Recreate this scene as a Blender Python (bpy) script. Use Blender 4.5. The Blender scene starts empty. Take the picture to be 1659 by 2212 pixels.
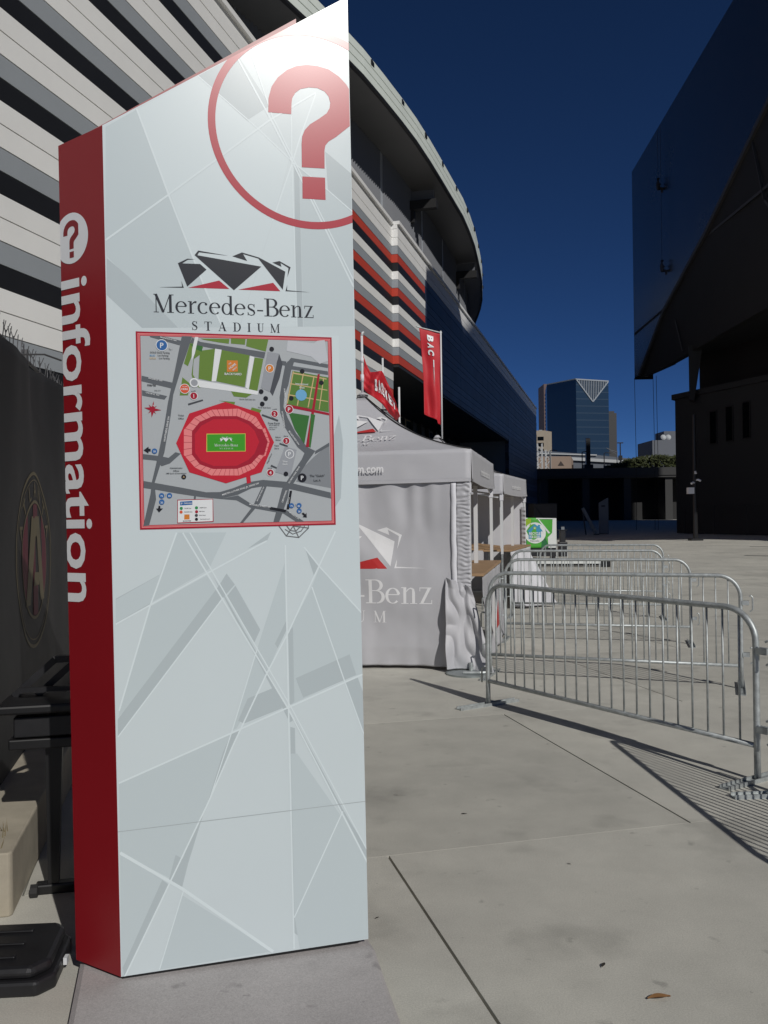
import bpy, math, random
from mathutils import Vector, Matrix, noise
random.seed(7)
SC = bpy.context.scene
COL = SC.collection
R = math.radians

# ------------------------------------------------------------------ camera
cam_d = bpy.data.cameras.new('camera')
cam = bpy.data.objects.new('camera', cam_d)
COL.objects.link(cam)
cam_d.sensor_fit = 'HORIZONTAL'
cam_d.sensor_width = 36.0
cam_d.lens = 36.0 * 1900.0 / 1659.0
cam_d.clip_start = 0.05
cam_d.clip_end = 6000.0
PITCH, ROLL = R(0.18), R(0.75)
cam.matrix_world = Matrix.Translation((0, 0, 1.66)) @ Matrix.Rotation(R(90) + PITCH, 4, 'X') @ Matrix.Rotation(-ROLL, 4, 'Z')
SC.camera = cam

# ------------------------------------------------------------------ sky and sun
SUN_EL, SUN_AZ = R(34.0), R(26.5)       # azimuth: to the right of straight behind the camera
sun_dir = Vector((math.sin(SUN_AZ) * math.cos(SUN_EL), -math.cos(SUN_AZ) * math.cos(SUN_EL), math.sin(SUN_EL)))
W = bpy.data.worlds.new('World')
SC.world = W
W.use_nodes = True
wn = W.node_tree
bg = wn.nodes['Background']
sky = wn.nodes.new('ShaderNodeTexSky')
sky.sky_type = 'NISHITA'
sky.sun_disc = False
sky.sun_elevation = SUN_EL
sky.sun_rotation = math.atan2(sun_dir.x, sun_dir.y)
sky.altitude = 0.0
sky.air_density = 0.3
sky.dust_density = 0.0
sky.ozone_density = 10.0
hs = wn.nodes.new('ShaderNodeHueSaturation')
hs.inputs['Saturation'].default_value = 1.035
hs.inputs['Value'].default_value = 1.05
wn.links.new(sky.outputs[0], hs.inputs['Color'])
wn.links.new(hs.outputs[0], bg.inputs[0])
bg.inputs[1].default_value = 0.07
sd = bpy.data.lights.new('sun', 'SUN')
sd.energy = 4.4
sd.angle = R(0.5)
sd.color = (1.0, 0.968, 0.915)
sun = bpy.data.objects.new('sun', sd)
COL.objects.link(sun)
sun.rotation_euler = sun_dir.to_track_quat('Z', 'Y').to_euler()
sun.location = (30, -40, 60)
SC.view_settings.view_transform = 'Standard'
SC.view_settings.look = 'None'
SC.view_settings.gamma = 1.0
SC.view_settings.exposure = -0.67
SC.render.engine = 'CYCLES'
SC.cycles.use_denoising = True
SC.cycles.max_bounces = 6

# ------------------------------------------------------------------ materials
def srgb(r, g, b):
    f = lambda c: c / 12.92 if c <= 0.04045 else ((c + 0.055) / 1.055) ** 2.4
    return (f(r / 255), f(g / 255), f(b / 255))

MATS = {}
def mat(name, col, rough=0.6, metal=0.0, spec=0.5, var=0.0, vscale=3.0, bump=0.0, bscale=40.0, var2=None, coat=0.0, trans=0.0):
    m = bpy.data.materials.new(name)
    m.use_nodes = True
    nt = m.node_tree
    b = nt.nodes['Principled BSDF']
    b.inputs['Base Color'].default_value = (*col, 1)
    b.inputs['Roughness'].default_value = rough
    b.inputs['Metallic'].default_value = metal
    b.inputs['Specular IOR Level'].default_value = spec
    if coat: b.inputs['Coat Weight'].default_value = coat
    tc = nt.nodes.new('ShaderNodeTexCoord')
    if var > 0:
        n = nt.nodes.new('ShaderNodeTexNoise')
        n.inputs['Scale'].default_value = vscale
        n.inputs['Detail'].default_value = 6
        n.inputs['Roughness'].default_value = 0.6
        nt.links.new(tc.outputs['Object'], n.inputs['Vector'])
        r = nt.nodes.new('ShaderNodeValToRGB')
        r.color_ramp.elements[0].position = 0.3
        r.color_ramp.elements[1].position = 0.7
        c0 = tuple(c * (1 - var) for c in col) if var2 is None else var2
        r.color_ramp.elements[0].color = (*c0, 1)
        r.color_ramp.elements[1].color = (*[min(1, c * (1 + var * 0.5)) for c in col], 1)
        nt.links.new(n.outputs['Fac'], r.inputs[0])
        nt.links.new(r.outputs[0], b.inputs['Base Color'])
        mr = nt.nodes.new('ShaderNodeMapRange')
        mr.inputs['To Min'].default_value = max(0, rough - 0.08)
        mr.inputs['To Max'].default_value = min(1, rough + 0.08)
        nt.links.new(n.outputs['Fac'], mr.inputs[0])
        nt.links.new(mr.outputs[0], b.inputs['Roughness'])
    if bump > 0:
        n2 = nt.nodes.new('ShaderNodeTexNoise')
        n2.inputs['Scale'].default_value = bscale
        n2.inputs['Detail'].default_value = 4
        nt.links.new(tc.outputs['Object'], n2.inputs['Vector'])
        bp = nt.nodes.new('ShaderNodeBump')
        bp.inputs['Strength'].default_value = bump
        bp.inputs['Distance'].default_value = 0.02
        nt.links.new(n2.outputs['Fac'], bp.inputs['Height'])
        nt.links.new(bp.outputs[0], b.inputs['Normal'])
    if trans: b.inputs['Transmission Weight'].default_value = trans
    MATS[name] = m
    return m

def concrete(name, base, dark, seed):
    """broom-finished slab concrete: soft blotches, fine grain, a few stains, each slab a shade of its own"""
    m = bpy.data.materials.new(name); m.use_nodes = True
    nt = m.node_tree; b = nt.nodes['Principled BSDF']; L = nt.links.new
    geo = nt.nodes.new('ShaderNodeNewGeometry')
    def nz(scale, detail, rough, off):
        mp = nt.nodes.new('ShaderNodeMapping'); mp.inputs['Location'].default_value = (off, off * 1.7, 0)
        L(geo.outputs['Position'], mp.inputs['Vector'])
        n = nt.nodes.new('ShaderNodeTexNoise'); n.inputs['Scale'].default_value = scale
        n.inputs['Detail'].default_value = detail; n.inputs['Roughness'].default_value = rough
        L(mp.outputs[0], n.inputs['Vector']); return n
    big = nz(0.55, 5, 0.6, seed); mid = nz(3.0, 6, 0.65, seed + 3); fine = nz(160, 3, 0.7, seed + 5); st = nz(1.7, 4, 0.5, seed + 9)
    r1 = nt.nodes.new('ShaderNodeValToRGB')
    r1.color_ramp.elements[0].position = 0.3; r1.color_ramp.elements[1].position = 0.72
    r1.color_ramp.elements[0].color = (*dark, 1); r1.color_ramp.elements[1].color = (*base, 1)
    L(big.outputs['Fac'], r1.inputs[0])
    def mul(a_socket, noise_node, lo, hi, p0=0.3, p1=0.7):
        mr = nt.nodes.new('ShaderNodeMapRange')
        mr.inputs['From Min'].default_value = p0; mr.inputs['From Max'].default_value = p1
        mr.inputs['To Min'].default_value = lo; mr.inputs['To Max'].default_value = hi
        L(noise_node, mr.inputs[0])
        mx = nt.nodes.new('ShaderNodeMix'); mx.data_type = 'RGBA'; mx.blend_type = 'MULTIPLY'
        mx.inputs['Factor'].default_value = 1.0
        L(a_socket, mx.inputs['A']); L(mr.outputs[0], mx.inputs['B'])
        return mx.outputs['Result']
    c = mul(r1.outputs[0], mid.outputs['Fac'], 0.9, 1.06)
    c = mul(c, fine.outputs['Fac'], 0.84, 1.12)
    c = mul(c, st.outputs['Fac'], 0.80, 1.0, 0.30, 0.42)
    sp = nz(9.0, 3, 0.5, seed + 14); c = mul(c, sp.outputs['Fac'], 0.74, 1.0, 0.25, 0.33)
    s2 = nz(26.0, 2, 0.5, seed + 21); c = mul(c, s2.outputs['Fac'], 0.78, 1.0, 0.22, 0.27)
    gr_ = nz(420, 2, 0.6, seed + 31); c = mul(c, gr_.outputs['Fac'], 0.86, 1.12)
    oi = nt.nodes.new('ShaderNodeObjectInfo')
    c = mul(c, oi.outputs['Random'], 0.90, 1.05, 0, 1)
    L(c, b.inputs['Base Color'])
    b.inputs['Roughness'].default_value = 0.85
    b.inputs['Specular IOR Level'].default_value = 0.3
    bp = nt.nodes.new('ShaderNodeBump'); bp.inputs['Strength'].default_value = 0.25; bp.inputs['Distance'].default_value = 0.004
    L(fine.outputs['Fac'], bp.inputs['Height']); L(bp.outputs[0], b.inputs['Normal'])
    MATS[name] = m; return m

concrete('concrete', (0.61, 0.595, 0.53), (0.475, 0.465, 0.42), 2.0)
concrete('plinth_concrete', (0.53, 0.505, 0.50), (0.47, 0.445, 0.44), 11.0)
mat('joint', (0.05, 0.045, 0.04), 0.95)
mat('red_paint', (0.27, 0.010, 0.016), 0.35, var=0.06, vscale=1.5)
mat('front_vinyl', (0.575, 0.645, 0.665), 0.25, spec=0.5, var=0.02, vscale=1.0)
mat('g0', (0.60, 0.675, 0.695), 0.25, spec=0.5)
mat('g1', (0.505, 0.575, 0.595), 0.25, spec=0.5)
mat('g2', (0.435, 0.495, 0.515), 0.25, spec=0.5)
mat('pale_line', (0.66, 0.735, 0.755), 0.25, spec=0.5)
mat('print_red', (0.40, 0.018, 0.035), 0.25, spec=0.5)
mat('print_dark', (0.022, 0.024, 0.028), 0.25, spec=0.5)
mat('print_white', (0.78, 0.79, 0.80), 0.4, spec=0.5)
for k, c in dict(road=(.11, .12, .13), mid=(.22, .235, .25), black=(.012, .012, .014), lawn=(.13, .22, .035), lawn2=(.10, .20, .035), tree=(.04, .15, .03),
                 white=(.70, .72, .73), pale=(.50, .52, .55), deckl=(.30, .315, .34), deckd=(.07, .075, .085), tan=(.55, .40, .20), redd=(.34, .01, .025),
                 red=(.50, .015, .03), pink=(.75, .22, .22), dgrey=(.06, .065, .07), yellow=(.55, .50, .08), field=(.05, .30, .015), orange=(.60, .20, .03),
                 orange2=(.62, .09, .03), blue=(.03, .12, .33), blue2=(.10, .28, .50), sky=(.15, .38, .60), green=(.03, .25, .08), mapbg=(.40, .425, .44)).items():
    mat('map_' + k, c, 0.27, spec=0.4)
mat('black_paint', (0.010, 0.010, 0.011), 0.4)
mat('black_plastic', (0.014, 0.014, 0.016), 0.42, var=0.2, vscale=12, bump=0.03, bscale=400)
mat('dark_rubber', (0.02, 0.02, 0.021), 0.8)
mat('galvanised', (0.47, 0.50, 0.50), 0.52, metal=0.55, var=0.28, vscale=24)
mat('steel_plate', (0.36, 0.40, 0.40), 0.45, metal=0.7, var=0.2, vscale=9)
mat('tent_fabric', (0.475, 0.475, 0.50), 0.55, var=0.05, vscale=2.0, bump=0.05, bscale=300)
mat('tent_inside', (0.60, 0.60, 0.63), 0.7)
mat('tent_trim', (0.02, 0.02, 0.022), 0.6)
mat('white_strap', (0.70, 0.70, 0.74), 0.6)
mat('tent_print', (0.78, 0.78, 0.79), 0.5)
mat('tent_red', (0.50, 0.03, 0.03), 0.5)
mat('white_pole', (0.66, 0.67, 0.68), 0.4)
mat('plywood', (0.40, 0.255, 0.14), 0.6, var=0.15, vscale=6)
mat('flag_red', (0.50, 0.012, 0.022), 0.6, var=0.06, vscale=4)
mat('fence_fabric', (0.013, 0.0135, 0.015), 0.7, var=0.15, vscale=5)
mat('crest_gold', (0.15, 0.125, 0.07), 0.7); mat('crest_red', (0.12, 0.014, 0.03), 0.7); mat('crest_black', (0.008, 0.008, 0.009), 0.7)
mat('wire', (0.10, 0.10, 0.105), 0.6, metal=0.4)
mat('wall_white', (0.80, 0.80, 0.785), 0.6, var=0.05, vscale=0.4)
mat('wall_grey', (0.30, 0.325, 0.35), 0.6, var=0.05, vscale=0.4)
mat('wall_black', (0.010, 0.011, 0.014), 0.55, var=0.08, vscale=0.4)
mat('wall_red', (0.50, 0.055, 0.03), 0.6, var=0.05, vscale=0.4)
mat('fascia_white', (0.74, 0.80, 0.75), 0.5, var=0.05, vscale=0.5)
mat('wall_shaded', (0.050, 0.066, 0.105), 0.5, var=0.05, vscale=0.4)  # stripe tones with the cast shade mixed into the colour
mat('wall_shaded_dark', (0.022, 0.030, 0.052), 0.5, var=0.05, vscale=0.4)
mat('curb_stone', (0.40, 0.36, 0.285), 0.9, var=0.2, vscale=4, bump=0.12, bscale=150)
mat('louvre', (0.12, 0.127, 0.145), 0.55)
mat('pilaster', (0.45, 0.48, 0.52), 0.5)
mat('soffit', (0.13, 0.13, 0.13), 0.45, var=0.1, vscale=0.3)
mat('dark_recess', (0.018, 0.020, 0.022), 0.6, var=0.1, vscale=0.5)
mat('cream_frame', (0.50, 0.42, 0.26), 0.6)
mat('green_glass', (0.02, 0.05, 0.045), 0.15)
mat('blue_glass', (0.05, 0.09, 0.14), 0.12, metal=0.4)
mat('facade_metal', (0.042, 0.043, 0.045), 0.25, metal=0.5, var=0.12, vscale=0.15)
mat('facade_grille', (0.012, 0.012, 0.0125), 0.75, var=0.15, vscale=0.5)
mat('seam_grey', (0.045, 0.045, 0.045), 0.6)
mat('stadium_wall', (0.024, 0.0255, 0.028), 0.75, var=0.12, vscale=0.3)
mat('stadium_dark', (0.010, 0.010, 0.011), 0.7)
mat('window_dark', (0.004, 0.005, 0.006), 0.1)
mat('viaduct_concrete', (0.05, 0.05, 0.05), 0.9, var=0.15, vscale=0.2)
mat('brick_tower', (0.13, 0.085, 0.08), 0.7, var=0.1, vscale=0.05)
mat('tower_glass', (0.035, 0.07, 0.11), 0.28, metal=0.75)
mat('tower_edge', (0.03, 0.06, 0.10), 0.4)
mat('crown_white', (0.27, 0.30, 0.33), 0.5)
mat('dark_tower', (0.035, 0.034, 0.035), 0.6)
mat('office_stone', (0.33, 0.28, 0.215), 0.8, var=0.06, vscale=0.2)
mat('low_stone', (0.27, 0.20, 0.155), 0.8, var=0.06, vscale=0.3)
mat('emblem_dark', (0.03, 0.018, 0.014), 0.6)
mat('roof_grey', (0.10, 0.115, 0.14), 0.5, var=0.1, vscale=0.1)
mat('roof_white', (0.42, 0.44, 0.45), 0.6)
mat('truss_white', (0.55, 0.56, 0.56), 0.5)
mat('pale_block', (0.12, 0.13, 0.15), 0.8, var=0.06, vscale=0.2)
mat('leaf', (0.045, 0.055, 0.016), 0.7, var=0.4, vscale=1.5)
mat('leaf_brown', (0.20, 0.10, 0.035), 0.8)
mat('banner_green', (0.06, 0.34, 0.03), 0.5); mat('banner_dark_green', (0.01, 0.13, 0.035), 0.5); mat('banner_lime', (0.26, 0.42, 0.02), 0.5)
mat('banner_white', (0.66, 0.68, 0.66), 0.5); mat('banner_blue', (0.04, 0.25, 0.42), 0.5)
mat('jacket_dark', (0.02, 0.02, 0.024), 0.8); mat('jeans', (0.03, 0.04, 0.07), 0.8)
mat('rope', (0.03, 0.03, 0.03), 0.9)
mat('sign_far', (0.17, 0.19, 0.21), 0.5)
mat('dry_grass', (0.16, 0.13, 0.07), 0.9)
mat('litter', (0.03, 0.025, 0.02), 0.9)

# ------------------------------------------------------------------ mesh helpers
def tag(o, label=None, cat=None, group=None, kind=None):
    if label: o['label'] = label
    if cat: o['category'] = cat
    if group: o['group'] = group
    if kind: o['kind'] = kind
    return o

def empty(name, loc=(0, 0, 0), rz=0.0, ry=0.0, label=None, cat=None, group=None):
    o = bpy.data.objects.new(name, None)
    COL.objects.link(o)
    o.empty_display_size = 0.2
    o.location = loc
    o.rotation_euler = (0, ry, rz)
    return tag(o, label, cat, group)

class MB:
    def __init__(s): s.v = []; s.f = []; s.m = []; s.ml = []
    def mi(s, m):
        if m not in s.ml: s.ml.append(m)
        return s.ml.index(m)
    def add(s, vs, fs, m):
        k = len(s.v); i = s.mi(m)
        s.v += [tuple(p) for p in vs]
        s.f += [tuple(k + a for a in f) for f in fs]
        s.m += [i] * len(fs)
        return s
    def box(s, x0, x1, y0, y1, z0, z1, m):
        vs = [(x, y, z) for z in (z0, z1) for (x, y) in ((x0, y0), (x1, y0), (x1, y1), (x0, y1))]
        return s.add(vs, [(3, 2, 1, 0), (4, 5, 6, 7), (0, 1, 5, 4), (1, 2, 6, 5), (2, 3, 7, 6), (3, 0, 4, 7)], m)
    def prism(s, pts, z0, z1, m):
        """plan polygon (counter-clockwise) extruded; z0 / z1 numbers or lists"""
        n = len(pts)
        a = z0 if isinstance(z0, (list, tuple)) else [z0] * n
        b = z1 if isinstance(z1, (list, tuple)) else [z1] * n
        vs = [(p[0], p[1], a[i]) for i, p in enumerate(pts)] + [(p[0], p[1], b[i]) for i, p in enumerate(pts)]
        fs = [tuple(range(n - 1, -1, -1)), tuple(range(n, 2 * n))] + [(i, (i + 1) % n, n + (i + 1) % n, n + i) for i in range(n)]
        return s.add(vs, fs, m)
    def slab(s, quad, off, m):
        """a polygon given in 3D given thickness by the offset vector"""
        n = len(quad); off = Vector(off)
        vs = [Vector(p) for p in quad] + [Vector(p) + off for p in quad]
        fs = [tuple(range(n - 1, -1, -1)), tuple(range(n, 2 * n))] + [(i, (i + 1) % n, n + (i + 1) % n, n + i) for i in range(n)]
        return s.add(vs, fs, m)
    def beam(s, a, b, w, h, m, up=(0, 0, 1)):
        a = Vector(a); b = Vector(b); d = (b - a).normalized()
        u = Vector(up)
        if abs(d.dot(u)) > 0.95: u = Vector((1, 0, 0))
        r = d.cross(u).normalized(); u = r.cross(d).normalized()
        q = [(-1, -1), (1, -1), (1, 1), (-1, 1)]
        vs = [p + r * (x * w / 2) + u * (y * h / 2) for p in (a, b) for x, y in q]
        return s.add(vs, [(3, 2, 1, 0), (4, 5, 6, 7), (0, 1, 5, 4), (1, 2, 6, 5), (2, 3, 7, 6), (3, 0, 4, 7)], m)
    def tube(s, path, r, m, n=10, cap=True):
        path = [Vector(p) for p in path]; N = len(path); vs = []; ref = None
        for i, p in enumerate(path):
            t = (path[min(i + 1, N - 1)] - path[max(i - 1, 0)]).normalized()
            if ref is None:
                ref = Vector((0, 0, 1)) if abs(t.z) < 0.9 else Vector((1, 0, 0))
            a = t.cross(ref)
            a = a.normalized() if a.length > 1e-6 else t.orthogonal().normalized()
            b = a.cross(t).normalized(); ref = b
            rr = r[i] if isinstance(r, (list, tuple)) else r
            vs += [p + a * (rr * math.cos(2 * math.pi * j / n)) + b * (rr * math.sin(2 * math.pi * j / n)) for j in range(n)]
        fs = [(i * n + j, i * n + (j + 1) % n, (i + 1) * n + (j + 1) % n, (i + 1) * n + j) for i in range(N - 1) for j in range(n)]
        if cap: fs += [tuple(range(n - 1, -1, -1)), tuple(range((N - 1) * n, N * n))]
        return s.add(vs, fs, m)
    def grid(s, fn, nu, nv, m):
        vs = [fn(i / nu, j / nv) for j in range(nv + 1) for i in range(nu + 1)]
        fs = [(j * (nu + 1) + i, j * (nu + 1) + i + 1, (j + 1) * (nu + 1) + i + 1, (j + 1) * (nu + 1) + i) for j in range(nv) for i in range(nu)]
        return s.add(vs, fs, m)
    def build(s, name, parent=None, smooth=False, loc=None, solid=0.0, bevel=0.0):
        me = bpy.data.meshes.new(name)
        me.from_pydata(s.v, [], s.f)
        for m in s.ml: me.materials.append(MATS[m])
        me.polygons.foreach_set('material_index', s.m)
        if smooth:
            me.polygons.foreach_set('use_smooth', [True] * len(s.f))
        me.update()
        o = bpy.data.objects.new(name, me)
        COL.objects.link(o)
        if parent: o.parent = parent
        if loc: o.location = loc
        if smooth == 'auto':
            pass
        if solid:
            sm = o.modifiers.new('solid', 'SOLIDIFY'); sm.thickness = solid; sm.offset = 0
        if bevel:
            bm_ = o.modifiers.new('bevel', 'BEVEL'); bm_.width = bevel; bm_.segments = 2; bm_.limit_method = 'ANGLE'
        return o

def children(o): return [c for c in bpy.data.objects if c.parent == o]
def copy_tree(o, parent=None):
    c = o.copy(); COL.objects.link(c)
    if parent: c.parent = parent
    for ch in children(o): copy_tree(ch, c)
    return c

def nzv(x, y, z=0.0): return noise.noise(Vector((x, y, z)))

# ------------------------------------------------------------------ lettering
_tc = {}
def sans(text, bold=0.0):
    """outline of a word in the plain built-in face: cap height 1, origin at the left of the baseline"""
    key = (text, bold)
    if key in _tc: return _tc[key]
    cu = bpy.data.curves.new('word', 'FONT')
    cu.body = text; cu.size = 1.0; cu.offset = bold; cu.resolution_u = 3
    o = bpy.data.objects.new('word', cu); COL.objects.link(o)
    me = bpy.data.meshes.new_from_object(o.evaluated_get(bpy.context.evaluated_depsgraph_get()))
    vs = [(v.co.x, v.co.y) for v in me.vertices]; fs = [tuple(p.vertices) for p in me.polygons]
    bpy.data.objects.remove(o); bpy.data.curves.remove(cu); bpy.data.meshes.remove(me)
    k = 1 / 0.72
    vs = [(x * k, y * k) for x, y in vs]
    x0 = min(v[0] for v in vs); x1 = max(v[0] for v in vs)
    _tc[key] = ([(x - x0, y) for x, y in vs], fs, x1 - x0)
    return _tc[key]

def stroke(pts, ws):
    """one pen stroke as a strip of quads"""
    n = len(pts); L = []; Rr = []
    for i in range(n):
        a = pts[max(i - 1, 0)]; b = pts[min(i + 1, n - 1)]
        dx, dy = b[0] - a[0], b[1] - a[1]; l = math.hypot(dx, dy) or 1
        nx, ny = -dy / l, dx / l; w = (ws[i] if isinstance(ws, (list, tuple)) else ws) / 2
        L.append((pts[i][0] + nx * w, pts[i][1] + ny * w)); Rr.append((pts[i][0] - nx * w, pts[i][1] - ny * w))
    return [[Rr[i], Rr[i + 1], L[i + 1], L[i]] for i in range(n - 1)]
def bowl(cx, cy, rx, ry, a0, a1, thick, thin, n=18):
    pts = []; ws = []
    for i in range(n + 1):
        a = R(a0 + (a1 - a0) * i / n)
        pts.append((cx + rx * math.cos(a), cy + ry * math.sin(a)))
        ws.append(thin + (thick - thin) * abs(math.cos(a)) ** 1.5)
    return stroke(pts, ws)
def bar(x0, x1, y0, y1): return [[(x0, y0), (x1, y0), (x1, y1), (x0, y1)]]
T, N_, SF = 0.125, 0.035, 0.035          # stem, hairline, serif weight
def glyph(c):
    """book-face serif letters drawn stroke by stroke (cap height 1): list of strokes, advance"""
    X = 0.68
    if c == 'M':
        return [bar(.10, .145, 0, 1), stroke([(.11, 1), (.47, .02)], .13), stroke([(.47, .0), (.80, 1)], .045), bar(.76, .89, 0, 1), bar(.0, .25, 0, SF), bar(.66, .99, 0, SF), bar(.0, .16, 1 - SF, 1), bar(.78, .99, 1 - SF, 1)], 1.07
    if c == 'e':
        return [bowl(.29, .33, .235, .31, 10, 318, T * .95, N_), bar(.08, .54, .355, .395)], .62
    if c == 'c':
        return [bowl(.29, .33, .235, .31, 48, 318, T * .95, N_), bowl(.43, .54, .035, .035, 0, 360, .06, .06, 8)], .58
    if c == 'r':
        return [bar(.08, .195, 0, X), bar(0, .30, 0, SF), bar(0, .12, X - SF, X), stroke([(.19, .48), (.27, .60), (.36, .645), (.43, .625)], [.03, .06, .10, .11])], .48
    if c == 'd':
        return [bowl(.27, .33, .21, .31, 0, 360, T * .9, N_, 24), bar(.42, .535, 0, 1.06), bar(.32, .46, 1.06 - SF, 1.06), bar(.50, .62, 0, SF)], .66
    if c == 's':
        return [stroke([(.40, .50), (.36, .61), (.25, .645), (.13, .61), (.09, .50), (.14, .40), (.25, .34), (.37, .27), (.41, .16), (.36, .06), (.24, .02), (.12, .06), (.07, .18)], [.03, .035, .04, .055, .08, .105, .115, .105, .08, .055, .04, .035, .03]), bar(.385, .415, .47, .66), bar(.06, .09, .02, .2)], .50
    if c == '-':
        return [bar(.05, .36, .27, .34)], .42
    if c == 'B':
        return [bar(.12, .255, 0, 1), bar(0, .40, 0, .04), bar(0, .38, .96, 1), bar(.2, .42, .51, .55), bowl(.38, .755, .24, .225, -90, 90, T * 1.05, .04), bowl(.42, .275, .27, .255, -90, 90, T * 1.1, .04)], .78
    if c == 'n':
        return [bar(.08, .195, 0, X), bar(0, .28, 0, SF), bar(0, .12, X - SF, X), stroke([(.18, .48), (.27, .60), (.37, .645), (.46, .60), (.475, .46)], [.03, .04, .055, .09, .115]), bar(.42, .535, 0, .47), bar(.34, .62, 0, SF)], .67
    if c == 'z':
        return [bar(.04, .50, X - .04, X), bar(.03, .52, 0, .04), stroke([(.42, .65), (.12, .03)], .11), bar(.04, .07, X - .16, X), bar(.49, .52, 0, .17)], .57
    if c == 'S':
        return [stroke([(.52, .72), (.46, .92), (.31, .975), (.16, .92), (.11, .77), (.17, .62), (.31, .53), (.46, .43), (.53, .27), (.47, .10), (.31, .025), (.14, .09), (.08, .28)], [.03, .04, .05, .08, .12, .16, .17, .16, .12, .08, .05, .04, .03]), bar(.50, .535, .70, 1), bar(.065, .10, 0, .3)], .64
    if c == 'T':
        return [bar(.30, .46, 0, 1), bar(.18, .58, 0, SF), bar(.02, .74, .95, 1), bar(.02, .055, .74, .96), bar(.705, .74, .74, .96)], .78
    if c == 'A':
        return [stroke([(.10, 0), (.40, 1)], .05), stroke([(.38, 1), (.68, 0)], .16), bar(.20, .58, .31, .355), bar(0, .24, 0, SF), bar(.52, .84, 0, SF)], .86
    if c == 'D':
        return [bar(.12, .27, 0, 1), bar(0, .40, 0, .04), bar(0, .40, .96, 1), bowl(.38, .5, .34, .48, -90, 90, .16, .04)], .84
    if c == 'I':
        return [bar(.10, .26, 0, 1), bar(0, .36, 0, SF), bar(0, .36, 1 - SF, 1)], .38
    if c == 'U':
        return [bar(.10, .25, .3, 1), bar(0, .34, 1 - SF, 1), stroke([(.175, .32), (.21, .12), (.36, .03), (.52, .10), (.585, .32)], [.15, .12, .06, .045, .045]), bar(.56, .605, .3, 1), bar(.48, .70, 1 - SF, 1)], .74
    return [], .4
def serif(text, track=0.0):
    out = []; x = 0.0
    for c in text:
        st, adv = glyph(c)
        for k, s_ in enumerate(st):
            out.append((k, [[(px + x, py) for px, py in q] for q in s_]))
        x += adv + track
    return out, x - track

class Print(MB):
    """flat print on a surface: fn(u, v, lift) gives the point in the thing's own space"""
    def __init__(s, fn, flip=False): super().__init__(); s.fn = fn
    def shape(s, pts, m, lift):
        if sum(a[0] * b[1] - b[0] * a[1] for a, b in zip(pts, pts[1:] + pts[:1])) < 0: pts = pts[::-1]
        s.add([s.fn(u, v, lift) for u, v in pts], [tuple(range(len(pts)))], m)
    def disc(s, cx, cy, r, m, lift, n=28, ry=None):
        s.shape([(cx + r * math.cos(2 * math.pi * i / n), cy + (ry or r) * math.sin(2 * math.pi * i / n)) for i in range(n)], m, lift)
    def word(s, text, cx, cy, h, m, lift, ang=0.0, bold=0.0, width=None, align='c', sx=1.0):
        vs, fs, w = sans(text, bold)
        kx = (width / w) if width else h * sx
        w *= kx; ca, sa = math.cos(R(ang)), math.sin(R(ang))
        ox = {'c': -w / 2, 'l': 0, 'r': -w}[align]
        P = [((x * kx + ox), (y * h - h / 2 if align == 'c' else y * h)) for x, y in vs]
        s.add([s.fn(cx + x * ca - y * sa, cy + x * sa + y * ca, lift) for x, y in P], fs, m)
    def serif_word(s, text, x0, y0, h, width, m, lift, track=0.0, step=0.0001):
        st, w = serif(text, track); k = width / w
        for kk, qs in st:
            for q in qs: s.shape([(x0 + x * k, y0 + y * h) for x, y in q], m, lift + kk * step)
    def line(s, pts, w, m, lift):
        for q in stroke(pts, w): s.shape(q, m, lift)

# ------------------------------------------------------------------ ground: one sheet, concrete slabs laid on it
g = MB(); g.add([(-3000, -400, 0), (3000, -400, 0), (3000, 5000, 0), (-3000, 5000, 0)], [(0, 1, 2, 3)], 'concrete')
ground = tag(g.build('ground', loc=(0, 0, -0.022)), kind='structure')
GA = R(14.0)
ea = Vector((math.cos(GA), math.sin(GA), 0)); eb = Vector((-math.sin(GA), math.cos(GA), 0))
SW, SD = 3.32, 2.66
s_ = MB()
hx, hy, bv = SW / 2 - 0.0060, SD / 2 - 0.0012, 0.0006
s_.add([(x * (hx - i), y * (hy - i), z) for z, i in ((-0.022, 0), (-bv, 0), (0, bv)) for x, y in ((-1, -1), (1, -1), (1, 1), (-1, 1))],
       [(8, 9, 10, 11)] + [(r * 4 + k, r * 4 + (k + 1) % 4, r * 4 + 4 + (k + 1) % 4, r * 4 + 4 + k) for r in (0, 1) for k in range(4)], 'concrete')
slab0 = s_.build('slab', ground)
first = True
for k in range(-3, 17):
    for c in range(-4, 9):
        a = 1.035 + (c + 0.5) * SW + (SW / 2 if k % 2 == 0 else 0.0)
        b = 4.16 + (k + 0.5) * SD
        o = slab0 if first else slab0.copy()
        if not first: COL.objects.link(o)
        first = False
        p = ea * a + eb * b
        o.location = (p.x, p.y, 0.022)
        o.rotation_euler = (0, 0, GA)
        o.parent = ground

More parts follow.
